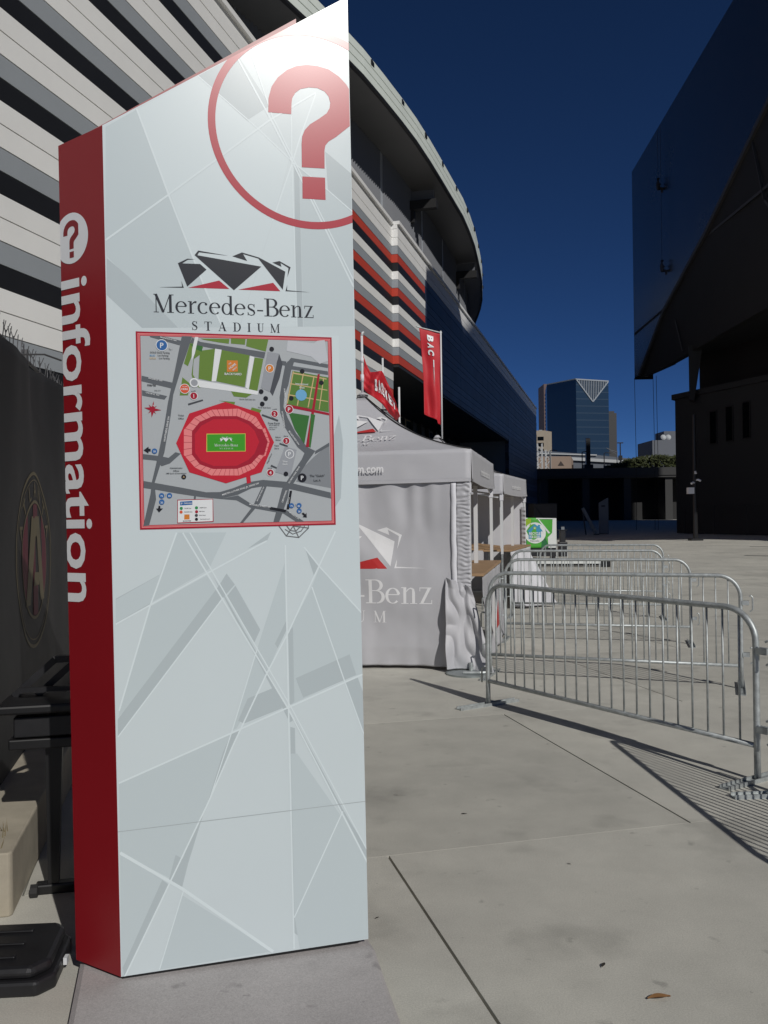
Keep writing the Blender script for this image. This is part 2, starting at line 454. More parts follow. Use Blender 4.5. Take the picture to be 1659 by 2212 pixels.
# ------------------------------------------------------------------ striped dome building on the left
TH = R(14.6)
dd = Vector((math.sin(TH), math.cos(TH), 0)); dn = Vector((math.cos(TH), -math.sin(TH), 0))
DP0 = Vector((0, 0, 0)) - 13.8 * dn
def dp(t, d, z): p = DP0 + t * dd + d * dn; return Vector((p.x, p.y, z))
dome = empty('striped_stadium', dp(20, -20, 0), label='big domed stadium with white, grey, black and red striped walls', cat='stadium')
DO = dome.location.copy()
def dbox(mb, t0, t1, d0, d1, z0, z1, m):
    q = [dp(t0, d1, z0) - DO, dp(t1, d1, z0) - DO, dp(t1, d0, z0) - DO, dp(t0, d0, z0) - DO]
    mb.prism([(p.x, p.y) for p in q][::-1], z0, z1, m)
    return mb
core = MB()
dbox(core, -12, 162.6, -60, -0.45, 11.7, 20.5, 'wall_grey')
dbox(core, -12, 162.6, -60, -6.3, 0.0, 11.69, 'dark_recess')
dbox(core, -12, 55.4, -6.29, -0.45, 0.0, 11.69, 'wall_grey')
dbox(core, 118.2, 162.6, -6.29, -0.1, 0.0, 11.69, 'wall_grey')
core.build('wall_core', dome)
SH, SB, ST = 0.552, 11.50, 20.62
A_, B_, C_, E_ = -12.0, 38.6, 55.8, 163.0
for i in range(-20, 17):
    z0, z1 = SB + SH * i, SB + SH * (i + 1)
    if i == 16: z1 = ST
    if i > 16 or z0 < 0.3: continue
    ma = {0: 'wall_black', 1: 'wall_grey', 2: 'wall_white', 3: 'wall_white'}[i % 4] if i < 13 else ('wall_grey' if i == 13 else 'wall_white')
    mr = {0: 'wall_red', 1: 'wall_grey', 2: 'wall_white', 3: 'wall_black'}[i % 4] if i < 14 else 'wall_white'
    pr = 0.012 * (i % 4)
    gap = 0.012
    dbox(MB(), A_, B_ - 0.004, -0.44, 0.0 + pr, z0 + gap, z1 - gap, ma).build('stripe_panel', dome)
    dbox(MB(), B_ + 0.004, C_ - 0.002, -0.44, 0.0 + pr, z0 + gap, z1 - gap, mr).build('stripe_panel', dome)
    if i >= 0:
        nv = 'wall_shaded' if i % 4 in (1, 2) else 'wall_shaded_dark'  # past the shadow edge the stripes have the shade painted in
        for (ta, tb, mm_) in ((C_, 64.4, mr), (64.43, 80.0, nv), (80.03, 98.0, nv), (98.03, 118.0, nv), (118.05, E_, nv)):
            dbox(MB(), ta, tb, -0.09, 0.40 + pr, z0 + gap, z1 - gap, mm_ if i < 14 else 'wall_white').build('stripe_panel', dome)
    else:
        dbox(MB(), 118.05, E_, -0.09, 0.40 + pr, z0 + gap, z1 - gap, 'wall_shaded' if i % 4 in (1, 2) else 'wall_shaded_dark').build('stripe_panel', dome)
cp = MB(); dbox(cp, A_, C_, -0.6, 0.16, ST, ST + 0.22, 'wall_white'); dbox(cp, C_ + .01, E_, -0.6, 0.56, ST, ST + 0.22, 'wall_white')
cp.build('coping', dome)
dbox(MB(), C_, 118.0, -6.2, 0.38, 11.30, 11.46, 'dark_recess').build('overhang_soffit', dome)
# glazing in the recess under the overhang
for (t0, t1, z0, z1, fm, gm) in ((83.0, 84.9, 10.0, 11.2, 'cream_frame', 'green_glass'), (85.6, 87.5, 10.0, 11.2, 'cream_frame', 'green_glass'), (96.6, 99.4, 10.0, 11.0, 'dark_recess', 'blue_glass'), (100.2, 103.1, 10.0, 11.0, 'dark_recess', 'blue_glass'), (110.9, 114.2, 9.9, 11.0, 'dark_recess', 'blue_glass')):
    fr = MB(); dbox(fr, t0, t1, -6.29, -6.1, z0, z1, fm)
    w = fr.build('window', dome)
    for k in range(2):
        a = t0 + 0.12 + k * (t1 - t0 - 0.1) / 2
        pn = MB(); dbox(pn, a, a + (t1 - t0 - 0.34) / 2, -6.1, -6.06, z0 + 0.15, z1 - 0.15, gm); pn.build('pane', w)
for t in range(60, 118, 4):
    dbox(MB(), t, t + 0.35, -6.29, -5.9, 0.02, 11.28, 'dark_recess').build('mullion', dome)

def lerp_path(path, t):
    if t <= path[0][0]: return path[0][1]
    for (a, x), (b, y) in zip(path, path[1:]):
        if t <= b: return x + (y - x) * (t - a) / (b - a)
    return path[-1][1]
FP = [(-12, -22), (10, -9.5), (20, -5.6), (33, -1.7), (38, -.55), (41, 0.1), (44.1, .69), (46.5, 1.1), (51.2, 1.63), (54.3, 1.92), (57, 2.1), (63, 2.3), (67.1, 2.4), (71, 2.5), (77.4, 2.25), (83, 1.8), (89, 1.25), (98, 0), (100.4, -.41), (105, -1.45), (109.5, -2.52), (113.4, -3.55), (120, -6), (130, -11), (140, -18)]
LP = [(-12, -26), (10, -13), (20, -8.6), (30, -5.2), (37, -3.4), (40, -2.8), (50.9, -1.25), (58.2, -.62), (62.2, -.46), (66.7, -.35), (73.6, -.35), (81, -.4), (90.4, -.95), (96.1, -1.6), (105, -3.0), (109.2, -3.9), (118, -7.5), (130, -14), (140, -21)]
ts = [-12, -4, 4, 10, 15, 20, 25, 29, 33, 37, 40, 43, 46, 49, 52, 55, 58.5, 62, 66, 70, 74, 78, 82, 86, 90, 94, 98, 102, 106, 110, 114, 118, 124, 132, 140]
ZB, ZT = 25.6, 27.0
def ringband(name, off0, off1, z0, z1, m, path0=FP, path1=FP):
    mb = MB()
    vs = []
    for t in ts:
        a = lerp_path(path0, t) + off0; b = lerp_path(path1, t) + off1
        vs += [dp(t, a, z0) - DO, dp(t, a, z1) - DO, dp(t, b, z1) - DO, dp(t, b, z0) - DO]
    fs = []
    for i in range(len(ts) - 1):
        k = i * 4
        for e in range(4): fs.append((k + e, k + (e + 1) % 4, k + 4 + (e + 1) % 4, k + 4 + e))
    fs += [(0, 1, 2, 3), tuple(len(vs) - 4 + q for q in (3, 2, 1, 0))]
    mb.add(vs, fs, m)
    return mb.build(name, dome)
ringband('fascia_band', 0.0, -0.6, ZB, ZB + 0.42, 'fascia_white')
ringband('fascia_band', 0.0, -0.6, ZB + 0.48, ZB + 0.90, 'fascia_white')
ringband('fascia_band', 0.0, -0.6, ZB + 0.96, ZT, 'fascia_white')
ringband('fascia_backing', -0.06, -0.58, ZB + 0.421, ZB + 0.959, 'wall_black')
ringband('gutter', -0.02, -0.22, ZB - 0.14, ZB - 0.004, 'wall_black')
ringband('soffit', -0.23, -0.3, ZB - 0.10, ZB + 0.1, 'soffit', FP, LP)
ringband('roof', -0.62, -40.0, ZT - 0.3, ZT - 0.1, 'wall_grey')
for t in range(22, 112, 5):
    d = lerp_path(FP, t)
    v = MB(); dbox(v, t, t + 0.5, d - 0.02, d + 0.05, ZT - 0.33, ZT - 0.08, 'wall_black'); v.build('vent', dome)
pil = [-12, 6, 18, 28, 37, 46.5, 56, 66.5, 75, 82.5, 90, 99, 108, 118, 128, 140]
for a, b in zip(pil, pil[1:]):
    mb = MB(); n = max(6, int((b - a) / 0.36)); vs = []
    for i in range(n * 2 + 1):
        t = a + 0.25 + (b - a - 0.5) * i / (2 * n)
        d = lerp_path(LP, t) + (0.22 if i % 2 else 0.0)
        vs += [dp(t, d, 20.4) - DO, dp(t, d, ZB - 0.1) - DO]
    mb.add(vs, [(2 * i, 2 * i + 2, 2 * i + 3, 2 * i + 1) for i in range(2 * n)], 'louvre')
    mb.build('louvre_bay', dome)
    d = lerp_path(LP, a)
    dbox(MB(), a - 0.3, a + 0.3, d - 0.3, d + 0.14, 20.4, ZB - 0.1, 'pilaster').build('pilaster', dome)
for t in (62.6, 82.2):
    d = lerp_path(LP, t)
    br = MB(); dbox(br, t, t + 0.55, d, d + 2.15, 23.9, 24.55, 'stadium_dark'); dbox(br, t + .08, t + 0.45, d, d + 0.5, 23.0, 23.89, 'stadium_dark')
    bo = br.build('bracket', dome)
    wg = MB(); wg.slab([dp(t + 0.56, d, 24.56) - DO, dp(t + 0.56, d + 1.9, 24.56) - DO, dp(t + 0.56, d + 1.9, ZB - .2) - DO, dp(t + 0.56, d, ZB - .2) - DO], dd * 0.1, 'louvre'); wg.build('web_plate', bo)

# ------------------------------------------------------------------ dark angular stadium on the right
AM = R(3.0)
md = Vector((math.sin(AM), math.cos(AM), 0)); mn = Vector((math.cos(AM), -math.sin(AM), 0))
MP0 = Vector((22.5, 79.0, 0))
st = empty('angular_stadium', (26, 60, 0), label='dark angular stadium with a jutting metal facade in shadow', cat='stadium')
SO = st.location.copy()
def mp(t, z, ins=0.0): p = MP0 + t * md + ins * mn; return Vector((p.x, p.y, z)) - SO
low = [(-0.9, 13.6), (-2.8, 13.5), (-11, 17.2), (-21.4, 19.85), (-32, 23.3), (-46.4, 28.5)]
top = [(-46.4, 45.4), (-34.0, 45.4), (-31, 31.9), (-0.9, 31.9)]  # near end out of view, raised for the shadow it casts
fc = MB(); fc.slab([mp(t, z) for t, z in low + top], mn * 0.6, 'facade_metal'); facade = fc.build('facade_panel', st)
ed = MB(); ed.slab([mp(-0.86, 13.4, 0.02), mp(-0.86, 31.95, 0.02), mp(-0.86, 31.95, 2.2), mp(-0.86, 13.4, 1.6)], md * 0.2, 'facade_metal'); ed.build('facade_return', st)
sm = MB(); sm.slab([mp(-1, 17.28, -0.03), mp(-11, 17.24, -0.03), mp(-11, 17.42, -0.03), mp(-1, 17.5, -0.03)], mn * 0.028, 'stadium_dark'); sm.build('facade_seam', facade)
gr = MB(); tt = [-2.8, -11, -21.4, -32, -46.4]
for (a, za), (b, zb) in zip(low[1:], low[2:]):
    gr.slab([mp(a, za - 0.03, 0.02), mp(b, zb - 0.03, 0.02), mp(b, 13.0, 0.9 * -b / 40 + .05), mp(a, 13.3 if a > -3 else 13.05, 0.9 * -a / 40 + .05)], mn * 0.5, 'facade_grille')
grille = gr.build('grille_panel', st)
for q in (((-29.8, 22.3), (-31.0, 18.6)), ((-21.4, 19.7), (-31.5, 19.2)), ((-13.5, 15.9), (-15.0, 13.3)), ((-31, 18.6), (-36, 13.3)), ((-31.5, 19.2), (-45, 21.0))):
    (a, za), (b, zb) = q
    ia = lambda t, z: max(0.0, (23 - z) / 10 * 0.9 * -t / 40) * 0.6 - 0.03
    sb = MB(); sb.beam(mp(a, za, ia(a, za)), mp(b, zb, ia(b, zb)), 0.05, 0.16, 'seam_grey'); sb.build('grille_seam', grille)
rb = MB()
for (a, za), (b, zb) in zip(low[1:], low[2:]): rb.beam(mp(a, za, -0.05), mp(b, zb, -0.05), 0.2, 0.3, 'seam_grey')
rb.build('facade_trim', st)
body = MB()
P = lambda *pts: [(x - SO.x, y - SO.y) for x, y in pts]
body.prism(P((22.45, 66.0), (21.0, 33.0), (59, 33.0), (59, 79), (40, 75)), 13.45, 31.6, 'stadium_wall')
body.prism(P((22.2, 47.5), (21.3, 33.0), (59, 33.0), (59, 47.5)), 31.61, 45.2, 'stadium_wall')  # unseen taller end, shaped so its shadow reaches the striped wall
body.prism(P((60, -32), (100, -32), (100, 75), (60, 75)), 0.0, 98.0, 'stadium_wall')  # unseen bulk, added and sized to shade the striped wall and viaduct
body.build('body_and_shade_blocks', st)
bw = [(21.95, 66.0), (33.5, 31.0), (59, 31.0), (59, 78), (27, 72)]
bs = MB(); bs.prism(P(*bw), 0.0, 10.0, 'stadium_wall'); base = bs.build('base_wall', st)
lg = MB(); lg.prism(P((21.75, 66.2), (33.3, 30.8), (59.1, 30.8), (59.1, 78.1), (26.8, 72.3)), 10.01, 10.4, 'stadium_wall'); lg.build('ledge', base)
rc = MB(); rc.prism(P((24.0, 66.5), (35.2, 33), (58, 33), (58, 76), (27.5, 71)), 10.41, 13.44, 'stadium_dark'); rc.build('recess_wall', base)
bd = Vector((0.313, -0.950, 0)); bn = Vector((-0.950, -0.313, 0))
for k, z0, z1 in ((4.3, 6.3, 8.7), (5.95, 6.35, 8.85), (7.6, 6.4, 8.95), (11, 6.4, 9)):
    c = Vector((21.95, 66.0, 0)) + bd * k - SO
    fr = MB(); a = c - bd * 0.38 + bn * 0.002; b = c + bd * 0.38 + bn * 0.002
    fr.slab([(a.x, a.y, z0), (b.x, b.y, z0), (b.x, b.y, z1), (a.x, a.y, z1)], bn * 0.06, 'stadium_dark')
    w = fr.build('window', base)
    a = c - bd * 0.3 + bn * 0.064; b = c + bd * 0.3 + bn * 0.064
    pn = MB(); pn.slab([(a.x, a.y, z0 + .1), (b.x, b.y, z0 + .1), (b.x, b.y, z1 - .1), (a.x, a.y, z1 - .1)], bn * 0.01, 'window_dark'); pn.build('pane', w)
cl = MB(); cl.slab([Vector((21.75, 62.3, 13.42)) - SO, Vector((22.75, 62.3, 13.42)) - SO, Vector((22.42, 63.2, 9.6)) - SO, Vector((22.08, 63.2, 9.6)) - SO], (0.25, 0.8, 0), 'stadium_wall')
cl.build('raking_column', st)
for k in (14.0, 24.0):
    c = Vector((21.95, 66.0, 0)) + bd * k - SO
    cc = MB(); cc.slab([c + bn * 0.6 - bd * .6 + Vector((0, 0, 13.4)), c + bn * .6 + bd * .6 + Vector((0, 0, 13.4)), c + bn * .25 + bd * .2 + Vector((0, 0, 9.6)), c + bn * .25 - bd * .2 + Vector((0, 0, 9.6))], bn * -0.3, 'stadium_wall'); cc.build('raking_column', st)

# two abseiling workers on the metal facade, with their ropes
def skin(name, pts, edges, rad, m, parent=None, sub=2):
    me = bpy.data.meshes.new(name); me.from_pydata(pts, edges, []); me.update()
    me.materials.append(MATS[m])
    o = bpy.data.objects.new(name, me); COL.objects.link(o)
    o.modifiers.new('skin', 'SKIN').use_smooth_shade = True
    sl = me.skin_vertices[0].data
    for i, r_ in enumerate(rad): sl[i].radius = (r_, r_)
    sl[0].use_root = True
    ss = o.modifiers.new('sub', 'SUBSURF'); ss.levels = sub; ss.render_levels = sub
    if parent: o.parent = parent
    return o
def climber(t, z, label, top_m, rope_lab):
    p = mp(t, z) + SO - mn * 0.34
    root = empty('person', p, rz=AM + R(90), label=label, cat='person', group=None)
    # local: +y towards the facade is -mn ... figure sits in a harness, feet on the wall, hands on the rope
    pts = [(0, 0, 0), (0, .02, .22), (0, .04, .44), (0, .03, .56), (0, -.01, .68), (.18, .03, .42), (.27, -.06, .22), (.08, -.20, .42), (-.18, .03, .42), (-.22, -.02, .16), (-.06, -.2, .30),
           (.10, -.02, -.04), (.14, -.34, .0), (.13, -.36, -.34), (-.10, -.02, -.04), (-.15, -.36, -.06), (-.14, -.38, -.40)]
    ed = [(0, 1), (1, 2), (2, 3), (3, 4), (2, 5), (5, 6), (6, 7), (2, 8), (8, 9), (9, 10), (0, 11), (11, 12), (12, 13), (0, 14), (14, 15), (15, 16)]
    rd = [.13, .14, .15, .06, .10, .065, .05, .04, .065, .05, .04, .10, .085, .055, .10, .085, .055]
    b = skin('body', pts, ed, rd, top_m, root, 1)
    hm = MB(); hm.grid(lambda u, v: (.115 * math.cos(2 * math.pi * u) * math.cos(v * 1.55), -.01 + .13 * math.sin(2 * math.pi * u) * math.cos(v * 1.55), .70 + .12 * math.sin(v * 1.55)), 12, 5, 'black_plastic'); hm.build('helmet', root, smooth=True)
    rp = MB(); rp.tube([p + Vector((0, 0, 0.4)) - Vector(p), Vector((0, 0, 31.2 - p.z))], 0.012, 'rope', 5)
    r2 = rp.build('rope', root); r2.rotation_euler = (0, 0, 0)
climber(-10.9, 26.7, 'abseiling worker in dark clothes sitting higher up on the metal facade', 'jacket_dark', '')
climber(-11.7, 20.1, 'abseiling worker in dark clothes hanging lower down on the metal facade', 'jeans', '')
for x, y, lab in ((22.55, 78.6, 'thin dark rope hanging from the outer corner of the angular facade'), (23.9, 77.6, 'thin dark rope hanging free under the angular facade, outer one of two'), (24.15, 77.5, 'thin dark rope hanging free under the angular facade, inner one of two')):
    rp = MB(); rp.tube([(0, 0, 0), (0.06, 0, 6), (0, 0, 13.6)], 0.022, 'rope', 5)
    tag(rp.build('rope', loc=(x, y, 0)), lab, 'rope')

# ------------------------------------------------------------------ viaduct and city beyond
vd = empty('viaduct', (45, 172, 0), label='dark concrete road viaduct in shadow between the two stadiums', cat='viaduct')
v = MB(); v.box(-18, 26, -3, 3, 8.2, 9.4, 'viaduct_concrete'); v.build('deck', vd)
for y in (-3.1, 3.1):
    v = MB(); v.box(-18, 26, y - .12, y + .12, 8.6, 10.1, 'viaduct_concrete'); v.build('parapet', vd)
for x in (-14, -6, 2, 10, 18):
    v = MB(); v.box(x - .7, x + .7, -2.4, 2.4, 0, 8.19, 'viaduct_concrete'); v.build('pier', vd)
v = MB(); v.box(-18, 40, 3.3, 4.2, 0, 8.3, 'stadium_dark'); v.build('back_wall', vd)
# hedge bank growing on the viaduct end
hd = empty('hedge', (53, 178, 9.3), label='dark olive hedge on the viaduct beside the angular stadium', cat='hedge')
lf = MB(); rs = random.Random(3)
def leaves(mb, n, fn, size, m):
    for _ in range(n):
        c = Vector(fn()); a = Vector((rs.gauss(0, 1), rs.gauss(0, 1), rs.gauss(0, 1))).normalized(); b = a.orthogonal().normalized(); s = size * rs.uniform(.6, 1.4)
        mb.add([c - a * s, c + b * s * .5, c + a * s, c - b * s * .5], [(0, 1, 2, 3)], m)
def hf():
    x = rs.uniform(-8, 12); h = 1.1 + 2.4 * min(1, max(0, (x + 8) / 8)) ** 0.7 + 0.5 * nzv(x * 0.5, 2.0)
    return (x, rs.uniform(-2, 2), rs.uniform(0, 1) ** 0.6 * h + rs.gauss(0, .12))
leaves(lf, 5000, hf, 0.34, 'leaf'); lf.build('foliage', hd)
tk = MB()
for x in (-6, -2, 2, 6, 10): tk.tube([(x, 0, -0.1), (x + .2, 0, 1.2), (x - .1, .2, 2.2)], [.12, .09, .03], 'viaduct_concrete', 6)
tk.build('stem', hd)

def windows_grid(parent, x0, x1, z0, z1, nx, nz, y, m, fx=0.6, fz=0.55, dy=0.3):
    for i in range(nx):
        for j in range(nz):
            cx = x0 + (i + .5) * (x1 - x0) / nx; cz = z0 + (j + .5) * (z1 - z0) / nz
            w = (x1 - x0) / nx * fx / 2; h = (z1 - z0) / nz * fz / 2
            MB().box(cx - w, cx + w, y - dy, y, cz - h, cz + h, m).build('window', parent)
t1 = empty('brick_tower', (117, 620, 0), label='brown tower with a grid of small square windows behind the glass tower', cat='tower')
MB().box(-3.2, 9, 0, 22, 0, 92.4, 'brick_tower').build('wall', t1)
windows_grid(t1, -2.8, 3.6, 36, 86, 4, 19, -0.01, 'window_dark', .55, .5)
t2 = empty('glass_tower', (112, 500, 0), label='tall blue glass tower with a white lattice triangle crown', cat='tower')
cz = 77.4
b = MB(); b.prism([(-1.9, 0.0), (17.6, 4.0), (17.6, 40), (-12, 40), (-14.4, 22)], 0, [77.2, 76.4, 76.4, 76.6, 77.4], 'tower_glass'); b.build('wall', t2)
ed_ = MB()
def tp(f, z, o=-0.25): return Vector((-1.9 + 19.5 * f, 4.0 * f + o, z))
fr = MB(); fr.beam(tp(0, 77.3), tp(1, 76.5), .5, .7, 'crown_white'); fr.beam(tp(0.01, 77.2), tp(.51, 64.6), .5, .6, 'crown_white'); fr.beam(tp(.51, 64.6), tp(.99, 76.2), .5, .6, 'crown_white'); fr.build('crown_frame', t2)
for k in range(1, 19):
    f = k / 19; zt = 77.2 - 0.8 * f; zb = 77.0 + (64.8 - 77.0) * (f / .51) if f < .51 else 64.8 + (76.2 - 64.8) * ((f - .51) / .49)
    MB().beam(tp(f, zt), tp(f, zb), .22, .3, 'crown_white').build('crown_slat', t2)
MB().beam((-14.3, 21.6, 77.7), (-1.9, -0.3, 77.5), .5, .6, 'crown_white').build('parapet', t2)
for z in range(10, 76, 4):
    MB().slab([tp(0, z, -.06), tp(1, z, -.06), tp(1, z + .25, -.06), tp(0, z + .25, -.06)], (0, .05, 0), 'tower_edge').build('floor_line', t2)
t3 = empty('dark_tower', (147, 560, 0), label='narrow black tower half hidden behind the glass tower', cat='tower')
MB().box(-6, 1.9, 0, 20, 0, 64.5, 'dark_tower').build('wall', t3); MB().box(-5, 1, 2, 14, 64.5, 66, 'dark_tower').build('roof_plant', t3)
t4 = empty('office_block', (55, 300, 0), label='beige stone office block with dark ribbon windows beside the glass tower', cat='building')
MB().prism([(-8, 0), (0.1, 0), (3.5, 5), (3.5, 20), (-8, 20)], 0, 29.7, 'office_stone').build('wall', t4)
for j in range(6):
    for x0, x1 in ((-7.4, -5.2), (-4.8, -2.9), (-2.3, -0.2)):
        z = 26.3 - j * 2.1; MB().box(x0, x1, -.05, .3, z, z + 1.3, 'window_dark').build('window', t4)
MB().box(-1.0, .1, 4, 6, 29.7, 30.3, 'crown_white').build('roof_unit', t4)
ar = empty('arena', (58, 262, 0), label='low arena with a grey curved roof and white roof edge', cat='arena')
a = MB(); n = 24
prof = [(-14 + 44 * i / n, 20.2 - 4.6 * (i / n) ** 1.3) for i in range(n + 1)]
vs = [(x, 0, 0) for x, z in prof] + [(x, 0, z) for x, z in prof] + [(x, 30, z + 1.5) for x, z in prof]
a.add(vs, [(i, i + 1, n + 2 + i, n + 1 + i) for i in range(n)] + [(n + 1 + i, n + 2 + i, 2 * n + 3 + i, 2 * n + 2 + i) for i in range(n)], 'roof_grey'); a.build('roof', ar)
MB().beam((-2.5, -.5, 17.6), (14.8, -.5, 16.4), .6, .9, 'roof_white').build('roof_edge', ar)
MB().beam((-14, -.4, 19.4), (5.5, -.4, 18.6), .3, .35, 'roof_white').build('roof_rail', ar)
MB().beam((13, -.5, 16.6), (30, -.5, 14.9), .5, .3, 'roof_grey').build('eaves', ar)
lb = empty('stone_pavilion', (46.5, 230, 0), label='low beige stone building with a dark triangle emblem', cat='building')
MB().prism([(-9, 0), (2.6, 0), (4.0, 4), (4.0, 14), (-9, 14)], 0, [16.4, 16.3, 15.6, 15.6, 16.4], 'low_stone').build('wall', lb)
MB().slab([(-.9, -.02, 13.9), (.75, -.02, 13.9), (-.1, -.02, 15.1)], (0, -.08, 0), 'emblem_dark').build('emblem', lb)
MB().box(3.2, 3.5, 1.2, 1.9, 12.8, 14.2, 'emblem_dark').build('window', lb)
for x, h, lab in ((34.7, 17.0, 'taller white lattice mast in front of the beige office block'), (36.5, 15.6, 'shorter white lattice mast beside the taller one')):
    tr = empty('lattice_mast', (x, 195, 0), label=lab, cat='mast', group='white lattice masts')
    for dx, dy in ((-.5, -.5), (.5, -.5), (.5, .5), (-.5, .5)): MB().tube([(dx, dy, 0), (dx, dy, h)], .09, 'truss_white', 6).build('leg', tr)
    for j in range(int(h / 1.1)):
        z = j * 1.1; s1 = 1 if j % 2 else -1
        for dy in (-.5, .5): MB().tube([(-.5 * s1, dy, z), (.5 * s1, dy, z + 1.1)], .06, 'truss_white', 5).build('brace', tr)
MB_pole = [(34.9, 184, 14.6, 'dark street lamp standing before the beige pavilion'), (41.6, 184, 14.2, 'slim dark street lamp on the viaduct beside the thick dark pylon'), (46.2, 184, 13.9, 'slim dark street lamp on the viaduct in front of the arena edge')]
for x, y, h, lab in MB_pole:
    p = empty('street_lamp', (x, y, 0), label=lab, cat='street lamp', group='street lamps beyond the viaduct')
    MB().tube([(0, 0, 0), (0, 0, h)], [.16, .1], 'black_paint', 7).build('pole', p); MB().tube([(0, 0, h), (.5, 0, h + .15), (1.3, 0, h + .1)], .08, 'black_paint', 6).build('arm', p); MB().box(.9, 1.5, -.15, .15, h - .02, h + .1, 'black_paint').build('lamp_head', p)
py = empty('pylon', (42.8, 184, 0), label='thick dark square pylon in front of the glass tower', cat='pylon')
MB().prism([(-.45, -.45), (.45, -.45), (.45, .45), (-.45, .45)], 0, [17.0, 17.0, 17.2, 17.2], 'black_paint').build('shaft', py); MB().box(-.9, .9, -.9, .9, 0, 11.6, 'dark_tower').build('foot', py)
l4 = empty('street_lamp', (48.9, 184, 0), label='grey street lamp with a long raking arm and brace', cat='street lamp', group='street lamps beyond the viaduct')
MB().tube([(0, 0, 0), (0, 0, 14.4)], [.16, .1], 'louvre', 7).build('pole', l4); MB().tube([(0, 0, 14.2), (-1.2, 0, 14.5), (-2.2, 0, 15.0)], .08, 'louvre', 6).build('arm', l4); MB().tube([(0, 0, 13.6), (-1.6, 0, 14.6)], .05, 'louvre', 6).build('brace', l4)
l5 = empty('street_lamp', (49.6, 184, 0), label='tall dark lamp post with a flat T head and a box on its shaft', cat='street lamp', group='street lamps beyond the viaduct')
MB().tube([(0, 0, 0), (0, 0, 16)], [.18, .12], 'black_paint', 7).build('pole', l5); MB().box(-.6, .6, -.2, .2, 15.95, 16.15, 'black_paint').build('lamp_head', l5); MB().box(-.35, .35, -.3, .3, 12.4, 13.4, 'black_paint').build('box', l5)
gb = empty('glass_barrier', (47.5, 181, 0), label='pale glass barrier along the viaduct edge', cat='barrier')
for k in range(3): MB().box(-2.2 + k * 1.5, -.76 + k * 1.5, 0, .06, 9.4, 11.2, 'pale_block').build('panel', gb)
pb = empty('grey_block', (77, 242, 0), label='plain grey block with satellite dishes on its roof', cat='building')
MB().box(-2.9, 12, 0, 14, 0, 21.2, 'pale_block').build('wall', pb); MB().box(1.6, 12, 4, 12, 21.2, 24, 'pale_block').build('penthouse', pb)
for k, x in enumerate((0.2, 1.6)):
    ds = MB(); ds.grid(lambda u, w: (x + .75 * w * math.cos(2 * math.pi * u), -.2 + .35 * w * w + .2 * w * math.sin(2 * math.pi * u), 22.0 + .75 * w * math.sin(2 * math.pi * u)), 16, 5, 'roof_white'); d_ = ds.build('satellite_dish', pb, smooth=True)
    MB().tube([(x, .1, 21.2), (x, .1, 22)], .08, 'louvre', 6).build('mount', d_)
wl = empty('white_shed', (69, 232, 0), label='long low white roofed shed beyond the hedge', cat='building')
MB().prism([(-2.6, 0), (5, 0), (5, 8), (-2.6, 8)], 0, [15.4, 16.2, 16.2, 15.4], 'roof_grey').build('wall', wl); MB().box(-.4, 4.9, -.2, .3, 15.75, 16.25, 'roof_white').build('roof_edge', wl)
